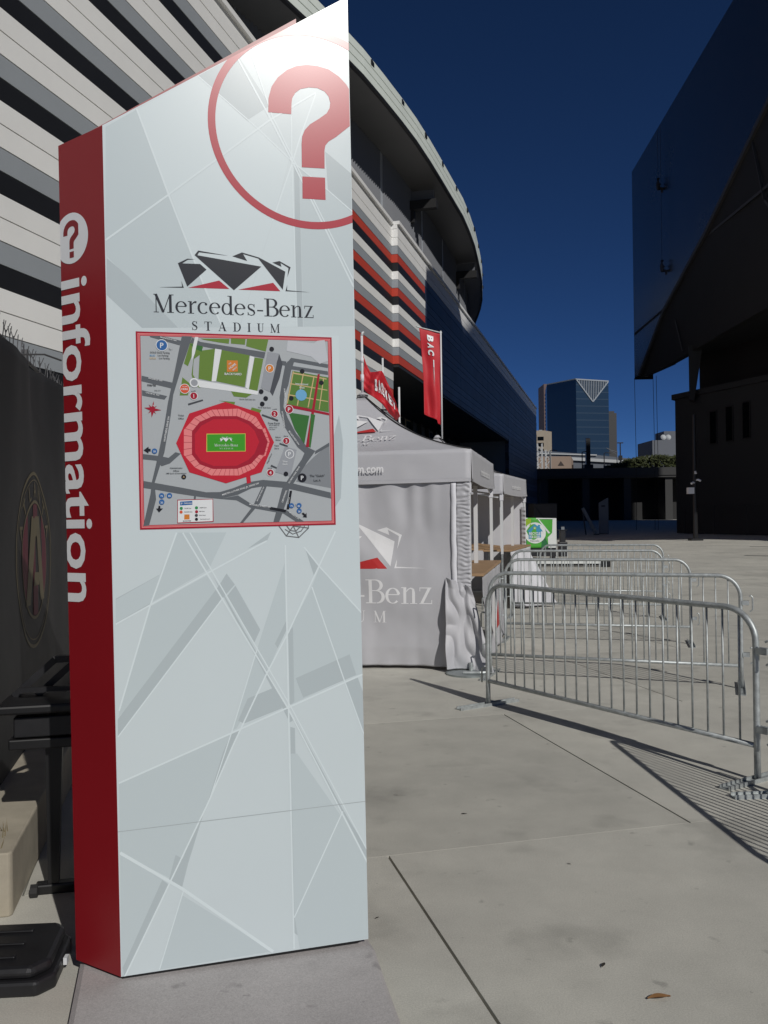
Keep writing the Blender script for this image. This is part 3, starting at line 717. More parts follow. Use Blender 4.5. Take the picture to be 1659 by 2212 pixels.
# ------------------------------------------------------------------ printed artwork of the totem, millimetres on its front
MAP_SHAPES=[('mid',[(654,1780),(676,1826),(724,1872),(782,1919),(784,1754),(680,1775)]),
('road',[(255,2304),(291,2304),(270,2241),(255,2201),(221,2094),(210,2017),(186,1889),(171,1845),(150,1781),(154,1723),(128,1631),(108,1630),(135,1742),(141,1786),(162,1870),(188,1988),(202,2067),(225,2166)]),
('road',[(143,2301),(185,2302),(252,2287),(247,2270),(147,2296)]),
('road',[(114,2160),(225,2136),(215,2116),(113,2140)]),
('road',[(114,2109),(200,2089),(190,2076),(114,2089)]),
('road',[(291,2300),(320,2285),(552,2254),(547,2231),(281,2276)]),
('road',[(633,2223),(656,2219),(645,2188),(634,2137),(618,2095),(614,2055),(629,2014),(658,1958),(698,1908),(688,1885),(662,1907),(618,1978),(601,2034),(600,2090),(611,2151),(623,2208)]),
('road',[(631,2218),(646,2236),(784,2215),(783,2201),(659,2220)]),
('road',[(651,2206),(783,2189),(783,2175),(645,2193)]),
('road',[(592,2227),(628,2222),(628,2205),(591,2212)]),
('road',[(113,1789),(155,1781),(241,1764),(328,1746),(377,1746),(426,1760),(477,1780),(532,1788),(618,1780),(680,1764),(783,1738),(784,1715),(679,1741),(613,1757),(537,1765),(491,1758),(441,1735),(376,1721),(308,1729),(231,1742),(155,1757),(112,1764)]),
('road',[(112,1884),(167,1877),(200,1870),(224,1890),(243,1885),(204,1850),(175,1840),(157,1860),(112,1865)]),
('road',[(698,1908),(729,1893),(697,1851),(649,1780),(628,1754),(622,1719),(589,1634),(567,1633),(586,1699),(602,1755),(629,1795),(677,1862)]),
('road',[(532,1770),(547,1767),(520,1704),(458,1634),(446,1633),(495,1695)]),
('road',[(376,1721),(441,1733),(490,1700),(575,1686),(616,1676),(682,1632),(651,1632),(605,1663),(485,1687),(435,1715)]),
('road',[(729,1893),(782,1924),(782,1911),(726,1880)]),
('road',[(286,1741),(293,1740),(291,1722),(284,1722)]),
('black',[(630,1747),(639,1747),(626,1678),(616,1678)]),
('black',[(555,1690),(616,1677),(612,1667),(555,1679)]),
('lawn',[(320,2297),(423,2299),(420,2281),(383,2285),(330,2293)]),
('lawn',[(428,2301),(481,2301),(478,2279),(428,2282)]),
('lawn',[(486,2302),(564,2302),(553,2256),(482,2274)]),
('lawn',[(317,2253),(371,2262),(356,2144),(310,2153)]),
('lawn',[(395,2258),(494,2241),(474,2125),(371,2145)]),
('lawn',[(512,2234),(544,2230),(519,2111),(489,2118)]),
('lawn',[(283,2279),(303,2277),(290,2237),(274,2197),(260,2206)]),
('lawn',[(305,2270),(329,2266),(316,2238),(294,2222),(291,2167),(309,2138),(316,2119),(297,2128),(286,2167)]),
('lawn',[(254,2157),(282,2133),(272,2093),(243,2092)]),
('lawn',[(424,2111),(499,2100),(478,2087),(434,2091)]),
('lawn',[(379,2075),(438,2071),(433,2051),(403,2071)]),
('lawn',[(498,2052),(533,2043),(525,2028),(492,2040)]),
('tree',[(283,2276),(327,2270),(324,2250),(300,2259)]),
('white',[(301,2302),(313,2302),(299,2242),(287,2217),(290,2257)]),
('white',[(356,2144),(371,2262),(394,2259),(372,2145)]),
('white',[(477,2124),(496,2240),(511,2235),(488,2117)]),
('white',[(307,2148),(415,2132),(524,2111),(519,2098),(414,2111),(311,2123)]),
('pale',[(635,2300),(733,2292),(744,2301),(773,2305),(784,2228),(752,2216),(721,2242),(629,2261)]),
('deckl',[(560,2256),(601,2250),(564,2109),(532,2124)]),
('deckd',[(602,2250),(614,2212),(602,2161),(575,2095),(565,2110)]),
('lawn2',[(650,2188),(784,2166),(783,2037),(625,2065)]),
('tan',[(654,2182),(777,2162),(777,2158),(654,2177)]),
('tan',[(639,2143),(779,2120),(779,2117),(639,2139)]),
('tan',[(631,2102),(781,2078),(780,2075),(630,2098)]),
('tan',[(689,2183),(693,2183),(667,2060),(663,2060)]),
('tan',[(728,2170),(732,2170),(707,2054),(703,2054)]),
('tan',[(764,2165),(768,2165),(748,2047),(745,2047)]),
('tan',[(651,2186),(655,2186),(630,2068),(626,2068)]),
('redd',[(744,2178),(752,2178),(705,1907),(693,1908)]),
('redd',[(625,2066),(783,2034),(784,2025),(622,2055)]),
('tree',[(632,2035),(709,2023),(688,1918),(653,1974)]),
('tree',[(715,2031),(731,2026),(711,1905),(705,1908)]),
('dgrey',[(271,2063),(323,2079),(325,2074),(273,2057)]),
('dgrey',[(535,2028),(594,2007),(591,2001),(533,2022)]),
('dgrey',[(597,1923),(627,1912),(625,1907),(595,1918)]),
('dgrey',[(564,1843),(585,1833),(583,1828),(561,1837)]),
('deckl',[(616,1910),(659,1897),(634,1799),(578,1816)]),
('red',[(227,1922),(275,2028),(403,2071),(525,2033),(576,1925),(528,1816),(399,1777),(271,1818)]),
('red',[(472,1800),(487,1803),(489,1778),(474,1775)]),
('pink',[(255,1969),(294,2014),(354,2042),(448,2047),(512,2017),(536,1977),(544,1977),(560,1927),(544,1876),(534,1871),(503,1831),(447,1805),(348,1806),(291,1835),(253,1880)]),
('redd',[(283,1964),(311,1998),(358,2019),(444,2020),(491,2001),(519,1975),(534,1972),(553,1927),(539,1879),(521,1879),(491,1847),(440,1829),(354,1829),(308,1846),(281,1881)]),
('red',[(293,1954),(316,1984),(360,2008),(442,2009),(484,1989),(506,1967),(522,1927),(504,1884),(481,1861),(438,1840),(357,1840),(313,1858),(292,1888)]),
('yellow',[(334,1956),(473,1957),(472,1892),(332,1891)]),
('field',[(336,1953),(471,1955),(470,1894),(335,1893)]),
('orange',[(412,2221),(451,2221),(450,2181),(411,2179)]),
('redd',[(227,1721),(352,1722),(352,1639),(225,1637)]),
('white',[(229,1718),(350,1720),(349,1642),(227,1640)]),
('blue',[(236,1714),(279,1716),(279,1702),(236,1700)]),
('orange',[(250,1668),(268,1668),(268,1650),(249,1650)]),
('redd',[(153,2071),(154,2046),(179,2039),(154,2035),(145,2013),(143,2036),(120,2047),(145,2049)]),
('redd',[(136,2059),(149,2046),(164,2055),(152,2041),(160,2025),(147,2036),(133,2027),(143,2041)]),
('black',[(115,1897),(132,1910),(132,1903),(139,1902),(139,1893),(132,1893),(131,1886)]),
('black',[(163,1677),(153,1691),(160,1691),(162,1701),(168,1700),(168,1691),(177,1691)]),
('black',[(691,1647),(675,1649),(680,1654),(672,1662),(678,1666),(686,1659),(690,1665)])]
MAP_DISCS=[('white',185,2269,20.9),('blue',185,2269,18.4),('white',566,2195,15.9),('orange',566,2195,13.9),('white',634,2046,15.9),('redd',634,2046,13.9),('white',632,1882,16.9),('deckl',632,1882,14.4),('black',677,1794,16.4),('white',292,2091,14.4),('redd',292,2091,12.4),('white',580,2029,13.9),('redd',580,2029,11.9),('white',621,1930,13.9),('redd',621,1930,11.9),('white',560,1814,13.9),('redd',560,1814,11.9),('white',261,2116,17.9),('orange2',261,2116,15.9),('black',575,2266,8.5),('black',686,2187,8.5),('black',757,2146,8.5),('black',643,2087,8.5),('black',533,2110,8.5),('black',549,2085,8.5),('black',536,2065,8.5),('black',617,1809,8.5),('black',251,1802,8.5),('sky',680,2099,20.9),('white',295,2138,16.9),('deckl',295,2138,11.9),('blue',152,1894,9.4),('blue',173,1736,9.4),('blue',200,1736,9.4),('blue',173,1714,9.4),('blue',635,1692,9.4),('blue',663,1692,9.4),('blue',663,1672,9.4),('green',240,1690,5.5),('orange2',239,1677,5.5),('green',293,1691,5.5),('redd',293,1677,5.5),('dgrey',292,1664,5.5),('black',292,1650,5.5)]
MAP_WORDS=[("P",185,2269,25.9,0,'white'),
("P",566,2195,19.9,0,'white'),
("P",634,2046,19.9,0,'white'),
("P",632,1882,21.9,0,'white'),
("P",677,1794,21.9,0,'white'),
("1",292,2091,17.9,0,'white'),
("2",580,2029,16.9,0,'white'),
("3",621,1930,16.9,0,'white'),
("4",560,1814,16.9,0,'white'),
("HERE",261,2115,9.9,0,'white'),
("YOU ARE",261,2124,4.5,0,'white'),
("GATE",291,2107,6.5,12,'black'),
("GATE",581,2045,6.5,8,'black'),
("GATE",620,1947,6.5,-6,'black'),
("GATE",559,1830,6.5,0,'black'),
("MAGNOLIA ST. NW",209,2292,6.5,-12,'white'),
("RHODES ST. NW",161,2147,6.5,-12,'white'),
("CARTER ST. NW",150,2096,6.5,-12,'white'),
("NORTHSIDE DRIVE SW",195,1973,8.9,79,'white'),
("ANDREW YOUNG",621,2090,8.0,-86,'white'),
("INTERNATIONAL",612,2009,7.5,-82,'white'),
("BOULEVARD NW",650,1941,8.0,-55,'white'),
("MARTIN LUTHER KING JR. DRIVE SW",451,1756,8.5,17,'white'),
("MITCHELL STREET SW",520,1694,8.0,-9,'white'),
("MITCHELL ST. SW",644,1655,5.5,-37,'white'),
("CENTENNIAL",609,1727,8.0,70,'white'),
("OLYMPIC PARK DRIVE",647,1805,7.5,56,'white'),
("MANGUM STREET SW",522,1737,6.0,63,'white'),
("ELLIOTT ST.",625,1711,5.0,75,'white'),
("To :",215,2255,8.0,0,'dgrey'),
("GOLD Deck Parking",178,2243,8.0,0,'dgrey'),
("BLUE",152,2232,8.0,0,'blue2'),
("Lot Parking",189,2233,8.0,0,'dgrey'),
("GOLD",153,2222,8.0,0,'tan'),
("Lot Parking",193,2223,8.0,0,'dgrey'),
("marta",147,2128,12.9,0,'black'),
("VINE CITY",167,2108,5.0,0,'dgrey'),
("N",152,2055,8.0,0,'white'),
("Ticket",246,2021,8.0,0,'dgrey'),
("Office",246,2010,8.0,0,'dgrey'),
("BACKYARD",433,2172,11.9,0,'white'),
("THE",422,2209,6.0,38,'white'),
("HOME",431,2200,10.9,38,'white'),
("DEPOT",439,2191,6.5,38,'white'),
("International",683,2140,9.4,-2,'white'),
("Plaza",684,2127,9.4,-2,'white'),
("North Club Entry for:",483,2081,6.5,-1,'dgrey'),
("North Suite Entry",544,2052,6.5,-1,'dgrey'),
("Front Porch",577,1995,8.9,0,'dgrey'),
("Stadium Tours",574,1980,5.0,0,'dgrey'),
("Entry for Molly B's,",578,1988,5.0,0,'dgrey'),
("Team Store",569,1973,5.0,0,'dgrey'),
("Falcon",591,1944,7.5,0,'dgrey'),
("Statue",591,1934,7.5,0,'dgrey'),
("Team",585,1913,7.5,0,'dgrey'),
("Store",585,1903,7.5,0,'dgrey'),
("Silver",615,1855,8.5,0,'white'),
("Deck",615,1845,8.5,0,'white'),
("Ring of Honor",558,1867,7.0,65,'dgrey'),
("The \"Gulch\"",733,1801,11.4,0,'dgrey'),
("Lot A",733,1784,11.4,0,'dgrey'),
("Administrative",225,1834,7.5,0,'dgrey'),
("Offices",225,1824,7.5,0,'dgrey'),
("AMB Sports & Entertainment",225,1815,6.0,0,'dgrey'),
("20",152,1893,8.9,0,'white'),
("75",173,1735,8.9,0,'white'),
("85",200,1735,8.9,0,'white'),
("20",173,1712,8.9,0,'white'),
("75",635,1691,8.9,0,'white'),
("85",662,1690,8.9,0,'white'),
("20",663,1670,8.9,0,'white'),
("/",186,1736,13.9,0,'dgrey'),
("/",649,1692,13.9,0,'dgrey'),
("PARKING",264,1708,7.0,0,'white'),
("P",242,1707,9.9,0,'white'),
("SILVER Deck",263,1690,4.5,0,'dgrey'),
("ORANGE Deck",264,1677,4.5,0,'dgrey'),
("GREEN Deck",316,1691,4.5,0,'dgrey'),
("RED Deck",312,1678,4.5,0,'dgrey'),
("GOLD Deck",313,1664,4.5,0,'dgrey'),
("The GULCH Lot A",322,1650,4.5,0,'dgrey'),
("BACKYARD",259,1645,5.5,0,'black'),
("A",251,1802,9.9,0,'tan')]
FACETS=[('g1',[(11,3028),(121,3102),(221,2806),(2,2631)]),
('g0',[(221,2806),(121,3102),(332,3241),(547,3071)]),
('g2',[(332,3241),(444,3315),(480,3326),(590,3161),(503,3097)]),
('g1',[(2,2627),(221,2803),(346,2462),(399,2341),(234,2334),(5,2577)]),
('g0',[(227,2806),(547,3067),(655,2971),(589,2737),(458,2343),(399,2341),(346,2462)]),
('g2',[(5,2569),(78,2507),(242,2334),(119,2329),(2,2440)]),
('g0',[(663,2952),(670,2948),(671,2352),(462,2343),(591,2737)]),
('g2',[(673,2947),(692,2934),(693,2353),(670,2352)]),
('g1',[(676,2957),(795,2868),(889,2792),(886,2362),(695,2353),(693,2934)]),
('g2',[(792,3009),(889,2935),(888,2797),(799,2867)]),
('g1',[(100,2311),(360,2319),(382,1980),(305,1622),(95,1621)]),
('g0',[(666,2327),(828,2323),(824,1924),(797,1624),(651,1627)]),
('g2',[(793,1924),(822,2028),(835,1924),(822,1717),(795,1676)]),
('g2',[(158,1456),(10,1379),(8,1290),(125,1351)]),
('g1',[(226,1604),(397,1600),(332,1470),(8,1294),(10,1375),(160,1456)]),
('g1',[(121,1343),(323,1447),(380,1369),(10,964),(16,995)]),
('g2',[(8,958),(366,1409),(394,1452),(423,1411),(380,1365),(7,896)]),
('g2',[(472,1539),(558,1598),(545,1569)]),
('g2',[(425,1407),(511,1243),(486,1192),(392,1368)]),
('g1',[(606,1483),(607,1247),(532,1080),(418,891),(405,886),(500,1179)]),
('g2',[(607,1271),(608,1238),(573,1171),(563,1188)]),
('g1',[(736,1463),(893,1283),(893,1058),(823,1042),(705,1390)]),
('g1',[(615,1230),(705,1390),(819,1040),(617,961)]),
('g2',[(613,1230),(631,1245),(630,970),(613,960)]),
('g2',[(637,1057),(842,1132),(866,1053),(663,984)]),
('g2',[(683,1534),(714,1430),(732,1471),(708,1504)]),
('g2',[(823,1029),(870,1047),(896,971),(893,825)]),
('g2',[(446,907),(584,951),(561,1030),(460,996),(424,918)]),
('g2',[(347,1442),(373,1397),(608,945),(624,903),(611,896),(588,947)]),
('g2',[(613,880),(630,874),(629,108),(611,124)]),
('g2',[(616,920),(632,903),(804,555),(894,392),(893,350),(795,544)]),
('g1',[(7,734),(397,874),(355,740),(305,625),(177,379),(6,492)]),
('g2',[(433,892),(356,732),(310,637),(368,811),(399,876)]),
('g2',[(306,633),(237,427),(208,422),(265,550)]),
('g2',[(194,462),(238,431),(213,341),(169,376)]),
('g1',[(6,491),(165,365),(11,56),(3,57)]),
('g2',[(167,360),(146,379),(6,90),(12,58)]),
('g1',[(215,315),(528,69),(130,65)]),
('g1',[(802,549),(893,355),(892,63),(630,63),(614,179)]),
('g1',[(636,780),(799,527),(613,188),(613,782)])]
PALE_LINES=[([(117,3102),(221,2804),(346,2462),(399,2341)],6.3),
([(2,2631),(217,2804),(589,3108),(761,3225)],6.3),
([(332,3241),(543,3071),(668,2960),(795,2868),(890,2792)],4.7),
([(476,3319),(589,3112),(668,2960),(889,2508)],6.3),
([(525,3341),(597,3121),(676,2961),(894,2525)],4.7),
([(761,3221),(694,3041),(668,2960),(589,2737)],4.7),
([(667,3129),(665,2960),(671,2352)],3.9),
([(222,1604),(125,1347),(13,987)],5.5),
([(8,1290),(331,1458),(541,1565)],5.5),
([(243,1603),(608,945),(893,346)],5.5),
([(268,1603),(617,953),(894,392)],4.7),
([(609,1548),(608,945),(609,66)],5.5),
([(380,1365),(7,896)],4.7),
([(7,735),(397,875),(608,952),(892,1054)],6.2),
([(679,1538),(736,1463),(893,1283)],5.5),
([(798,1593),(719,1438),(615,1230),(530,1080),(404,832),(314,640),(173,368),(11,56)],5.5),
([(705,1390),(819,1038),(892,823)],4.7),
([(6,492),(214,339),(532,67)],10.9),
([(803,549),(612,180)],4.7),
([(500,1179),(399,876),(313,636)],3.9),
([(218,330),(130,65)],3.9)]
SEAM=[(4,566),(894,577)]
SPIDER=[(584,1623),(614,1581),(660,1574),(697,1608),(697,1623)]
QMARK=[(582,3135),(584,3187),(596,3230),(620,3267),(655,3298),(690,3316),(729,3325),(769,3325),(812,3317),(851,3294),(878,3268),(888,3252),(888,3113),(834,3067),(806,3048),(793,3032),(789,3012),(788,2945),(702,2943),(703,3031),(706,3058),(716,3082),(736,3105),(772,3130),(800,3152),(812,3173),(815,3193),(809,3216),(794,3233),(767,3243),(735,3242),(704,3233),(684,3217),(672,3196),(669,3177),(667,3136)]
QDOT=[(703,2909),(789,2911),(789,2828),(702,2827)]
LOGO_DARK=[[(247,2564),(281,2582),(308,2581),(282,2578),(262,2564),(325,2565),(347,2546),(278,2482)],[(178,2475),(260,2481),(258,2501),(266,2477)],[(306,2596),(319,2613),(426,2600),(322,2607),(316,2596),(544,2567),(443,2476)],[(440,2599),(475,2615),(536,2600),(632,2553),(621,2486),(534,2596),(479,2609),(493,2585)],[(585,2584),(611,2591),(652,2570),(639,2532),(644,2567),(615,2584),(618,2570)],[(638,2505),(637,2485),(721,2481),(631,2481)]]
LOGO_RED=[[(281,2478),(391,2509),(427,2480)],[(459,2479),(586,2510),(612,2480)]]
PINK_IN=[(283,1964),(311,1998),(358,2019),(444,2020),(491,2001),(519,1975),(534,1972),(553,1927),(539,1879),(521,1879),(491,1847),(440,1829),(354,1829),(308,1846),(281,1881)]
MAPLOGO=(403,1926)
# ------------------------------------------------------------------ information sign
def info_sign():
    root = empty('information_sign', (-0.938, 3.074, 0), rz=R(15.18), ry=-0.0095, label='tall white and red information totem with a stadium map, on a low concrete plinth', cat='sign')
    WD, TL, TR = 0.890, 3.033, 3.600
    top = lambda x: TL + (TR - TL) * x / WD
    # white front panel, a lower and an upper sheet with a fine joint
    seam_z = [SEAM[0][1] / 1000, SEAM[1][1] / 1000]; sz = sum(seam_z) / 2
    fp = MB(); fp.slab([(0, 0, 0.06), (WD, 0, 0.06), (WD, 0, seam_z[1] - .0006), (0, 0, seam_z[0] - .0006)], (0, .012, 0), 'front_vinyl')
    fp.slab([(0, 0, seam_z[0] + .0006), (WD, 0, seam_z[1] + .0006), (WD, 0, TR), (0, 0, TL)], (0, .012, 0), 'front_vinyl')
    front = fp.build('front_panel', root)
    LX, LY = -0.161, 0.175
    rs_ = MB(); rs_.slab([(-.002, .0005, .06), (LX, LY, .06), (LX, LY, 3.018), (-.002, .0005, TL - .002)], (.010, .010, 0), 'red_paint'); side = rs_.build('side_panel', root)
    bp = MB(); bp.slab([(LX + .012, LY, .06), (.724, LY, .06), (.724, LY, 3.592), (LX + .012, LY, 3.016)], (0, .02, 0), 'red_paint'); bp.build('back_panel', root)
    bd_ = MB(); bd_.prism([(.016, .0125), (WD - .004, .0125), (.72, LY - .001), (LX + .03, LY - .001)], .06, [TL - .02, TR - .03, 3.52, 3.0], 'red_paint'); bd_.build('core', root)
    ft = MB(); ft.prism([(.004, .012), (WD - .03, .012), (.70, LY), (LX + .02, LY)], .0465, .0595, 'black_paint'); ft.build('reveal', root)
    f = lambda u, v, w: (u, -w, v)
    mm = lambda pts: [(x / 1000, y / 1000) for x, y in pts]
    def clip(pts):
        """keep a shape inside the panel outline"""
        edges = [((0, .06), (WD, .06)), ((WD, .06), (WD, TR)), ((WD, TR), (0, TL)), ((0, TL), (0, .06))]
        for (ax, ay), (bx, by) in edges:
            out = []; n = len(pts)
            for i in range(n):
                p, q = pts[i], pts[(i + 1) % n]
                sp = (bx - ax) * (p[1] - ay) - (by - ay) * (p[0] - ax); sq = (bx - ax) * (q[1] - ay) - (by - ay) * (q[0] - ax)
                if sp >= 0: out.append(p)
                if sp * sq < 0:
                    k = sp / (sp - sq); out.append((p[0] + (q[0] - p[0]) * k, p[1] + (q[1] - p[1]) * k))
            pts = out
            if len(pts) < 3: return None
        return pts
    pat = Print(f); lift = .0001
    for i, (m, pts) in enumerate(FACETS):
        c = clip(mm(pts))
        if c: pat.shape(c, m, lift + i * .000012)
    for i, (pts, w) in enumerate(PALE_LINES):
        for q in stroke(mm(pts), w / 1000):
            c = clip(q)
            if c: pat.shape(c, 'pale_line', .0006 + i * .000008)
    pat.build('facet_print', front)
    pj = Print(f); pj.line([(0, SEAM[0][1] / 1000), (WD, SEAM[1][1] / 1000)], .0022, 'print_seam', .00085); pj.build('panel_joint', front)
    L0 = .0009
    rg = Print(f); n = 96; cx, cy = .735, 3.088
    for i in range(n):
        a0, a1 = 2 * math.pi * i / n, 2 * math.pi * (i + 1) / n
        c = clip([(cx + r_ * math.cos(a), cy + r_ * math.sin(a)) for r_, a in ((.345, a0), (.372, a0), (.372, a1), (.345, a1))])
        if c: rg.shape(c, 'print_red', L0)
    rg.build('ring_print', front)
    q = Print(f); q.shape(mm(QMARK), 'print_red', L0); q.shape(mm(QDOT), 'print_red', L0); q.build('question_mark', front)
    lg_ = Print(f)
    for p in LOGO_DARK: lg_.shape(mm(p), 'print_dark', L0)
    for p in LOGO_RED: lg_.shape(mm(p), 'print_red', L0)
    lg_.build('emblem', front)
    for wtxt, x0_, y0_, h_, w__, trk in (('Mercedes-Benz', .160, 2.386, .065, .577, 0.0), ('STADIUM', .290, 2.327, .032, .320, .62)):
        tot = serif(wtxt, trk)[1]; k_ = w__ / tot; xx = x0_
        for ch in wtxt:
            adv = glyph(ch)[1]
            tx = Print(f); tx.serif_word(ch, xx, y0_, h_, adv * k_, 'print_dark', L0, step=.00003); tx.build('letter', front)
            xx += (adv + trk) * k_
    # map
    mx0, mx1, mz0, mz1 = .100, .797, 1.621, 2.313
    fr = MB(); e = .002
    fr.box(mx0 - .003, mx1 + .003, -e, -.0004, mz0 - .003, mz1 + .003, 'map_redd'); mpn = fr.build('map_panel', front)
    mp_ = Print(f)
    rect = lambda k: [(mx0 + k, mz0 + k), (mx1 - k, mz0 + k), (mx1 - k, mz1 - k), (mx0 + k, mz1 - k)]
    for j, (k, m) in enumerate(((.003, 'map_pink'), (.006, 'map_redd'), (.0075, 'map_pink'), (.010, 'map_redd'), (.0125, 'map_mapbg'))): mp_.shape(rect(k), m, e + .0001 * (j + 1))
    mp_.build('map_frame_print', mpn)
    ms = Print(f)
    for j, (m, p) in enumerate(MAP_SHAPES): ms.shape(mm(p), 'map_' + m, e + .0007 + j * .00002)
    # seating-block divisions on the pink ring
    po = mm(next(p for m, p in MAP_SHAPES if m == 'pink')); pi_ = mm([p for m, p in MAP_SHAPES if m == 'redd'][-1] if False else PINK_IN)
    ccx = sum(p[0] for p in po) / len(po); ccy = sum(p[1] for p in po) / len(po)
    def hit(poly_, a):
        d = (math.cos(a), math.sin(a)); best = 0
        for p, q_ in zip(poly_, poly_[1:] + poly_[:1]):
            ex, ey = q_[0] - p[0], q_[1] - p[1]; den = d[0] * ey - d[1] * ex
            if abs(den) < 1e-12: continue
            t = ((p[0] - ccx) * ey - (p[1] - ccy) * ex) / den; s__ = ((p[0] - ccx) * d[1] - (p[1] - ccy) * d[0]) / den
            if t > 0 and 0 <= s__ <= 1: best = max(best, t)
        return best
    for k in range(44):
        a = 2 * math.pi * k / 44
        r0, r1 = hit(pi_, a), hit(po, a)
        if r0 and r1: ms.line([(ccx + r0 * math.cos(a), ccy + r0 * math.sin(a)), (ccx + r1 * math.cos(a), ccy + r1 * math.sin(a))], .0012, 'map_redd', e + .0024)
    for j, (m, x, y, r_) in enumerate(MAP_DISCS): ms.disc(x / 1000, y / 1000, r_ / 1000, 'map_' + m, e + .0026 + j * .00001, 20)
    x0, y0 = .401 - .03, 1.951
    ms.build('map_print', mpn)
    mw = Print(f)
    for j, (t, x, y, h, a, m) in enumerate(MAP_WORDS): mw.word(t, x / 1000, y / 1000, h / 1000 * .72, 'map_' + m, e + .0032, a, bold=.012)
    k = .145; ox, oy = MAPLOGO[0] / 1000, MAPLOGO[1] / 1000
    for p in LOGO_DARK: mw.shape([(ox + (x / 1000 - .45) * k * .75, oy + (y / 1000 - 2.47) * k * .9) for x, y in p], 'map_white', e + .0032)
    mw.serif_word('Mercedes-Benz', ox - .042, oy - .016, .0095, .084, 'map_white', e + .0032, step=.00002); mw.serif_word('STADIUM', ox - .024, oy - .026, .005, .048, 'map_white', e + .0032, track=.4, step=.00002)
    mw.build('map_lettering', mpn)
    sp = Print(f); pts = mm(SPIDER); sp.line(pts, .004, 'print_grey', L0)
    mid_ = [((pts[i][0] + pts[(i + 1) % 5][0]) / 2, (pts[i][1] + pts[(i + 1) % 5][1]) / 2) for i in range(4)]
    c_ = ((pts[0][0] + pts[4][0]) / 2, pts[0][1] - .006)
    for i in range(1, 4): sp.line([pts[i], (c_[0] * .5 + pts[i][0] * .5, c_[1] * .5 + pts[i][1] * .5), c_], .004, 'print_grey', L0)
    sp.line([(c_[0] * .55 + p[0] * .45, c_[1] * .55 + p[1] * .45) for p in pts], .004, 'print_grey', L0 + .0001)
    sp.line([(c_[0] * .25 + p[0] * .75, c_[1] * .25 + p[1] * .75) for p in mid_], .0035, 'print_grey', L0 + .0001)
    sp.build('web_print', front)
    # red side: round mark and the word running down, both run off the outer edge
    ux, uy = -.6773, .7357
    nx, ny = -uy, ux
    fs_ = lambda u, v, w: (u * ux + (nx) * w, u * uy + (ny) * w, v)
    sp2 = Print(lambda u, v, w: fs_(u, v, w + .001))
    sp2.shape([(max(.004, min(.2365, .176 + .091 * math.cos(2 * math.pi * i / 48))), 2.670 + .091 * math.sin(2 * math.pi * i / 48)) for i in range(48)][::-1], 'print_white', .0004)
    qk = []
    for (x, y) in QMARK: qk.append((.177 - (x - 735) / 1000 * .27 , 2.676 + (y - 3110) / 1000 * .27))
    sp2.shape(qk, 'print_red_dark', .0008); sp2.shape([(.177 - (x - 735) / 1000 * .27, 2.676 + (y - 3110) / 1000 * .27) for x, y in QDOT], 'print_red_dark', .0008)
    sp2.build('round_mark', side)
    wd = Print(lambda u, v, w: fs_(.2365 - v, u, w + .001))      # u: height on the sign, v: up the letter
    hgt = .153; kx = 1.163 / sans('information', .018)[2]; pos = 0.0
    for q_, ch in enumerate('information'):
        vs, fs, w = sans(ch, .018)
        x0_ = sans('information'[:q_ + 1], .018)[2] - w
        wl_ = Print(wd.fn); wl_.add([wd.fn(2.525 - (x0_ + x) * kx, max(0.0, y) * hgt, .0006) for x, y in vs], fs, 'print_white'); wl_.build('letter', side)
    return root
mat('print_grey', (0.13, 0.135, 0.14), 0.4); mat('print_seam', (0.36, 0.40, 0.41), 0.5); mat('print_red_dark', (0.22, 0.008, 0.014), 0.4)
info_sign()
pl = empty('sign_plinth', (-0.5, 3.2, 0), label='low pinkish grey concrete plinth under the information totem', cat='plinth')
pb_ = MB(); pts = [(-1.150, 3.30), (-0.93, 2.40), (0.10, 2.40), (0.03, 2.82), (-0.02, 3.08), (-0.055, 3.28), (-0.10, 3.42), (-1.05, 3.42)]
inn = [(x + (-.5 - x) * .03, y + (3.1 - y) * .03) for x, y in pts]
n = len(pts)
pb_.add([(x + .5, y - 3.2, 0) for x, y in pts] + [(x + .5, y - 3.2, .036) for x, y in pts] + [(x + .5, y - 3.2, .0462) for x, y in inn],
        [(i, (i + 1) % n, n + (i + 1) % n, n + i) for i in range(n)] + [(n + i, n + (i + 1) % n, 2 * n + (i + 1) % n, 2 * n + i) for i in range(n)] + [tuple(range(2 * n, 3 * n))], 'plinth_concrete')
pb_.build('slab', pl)

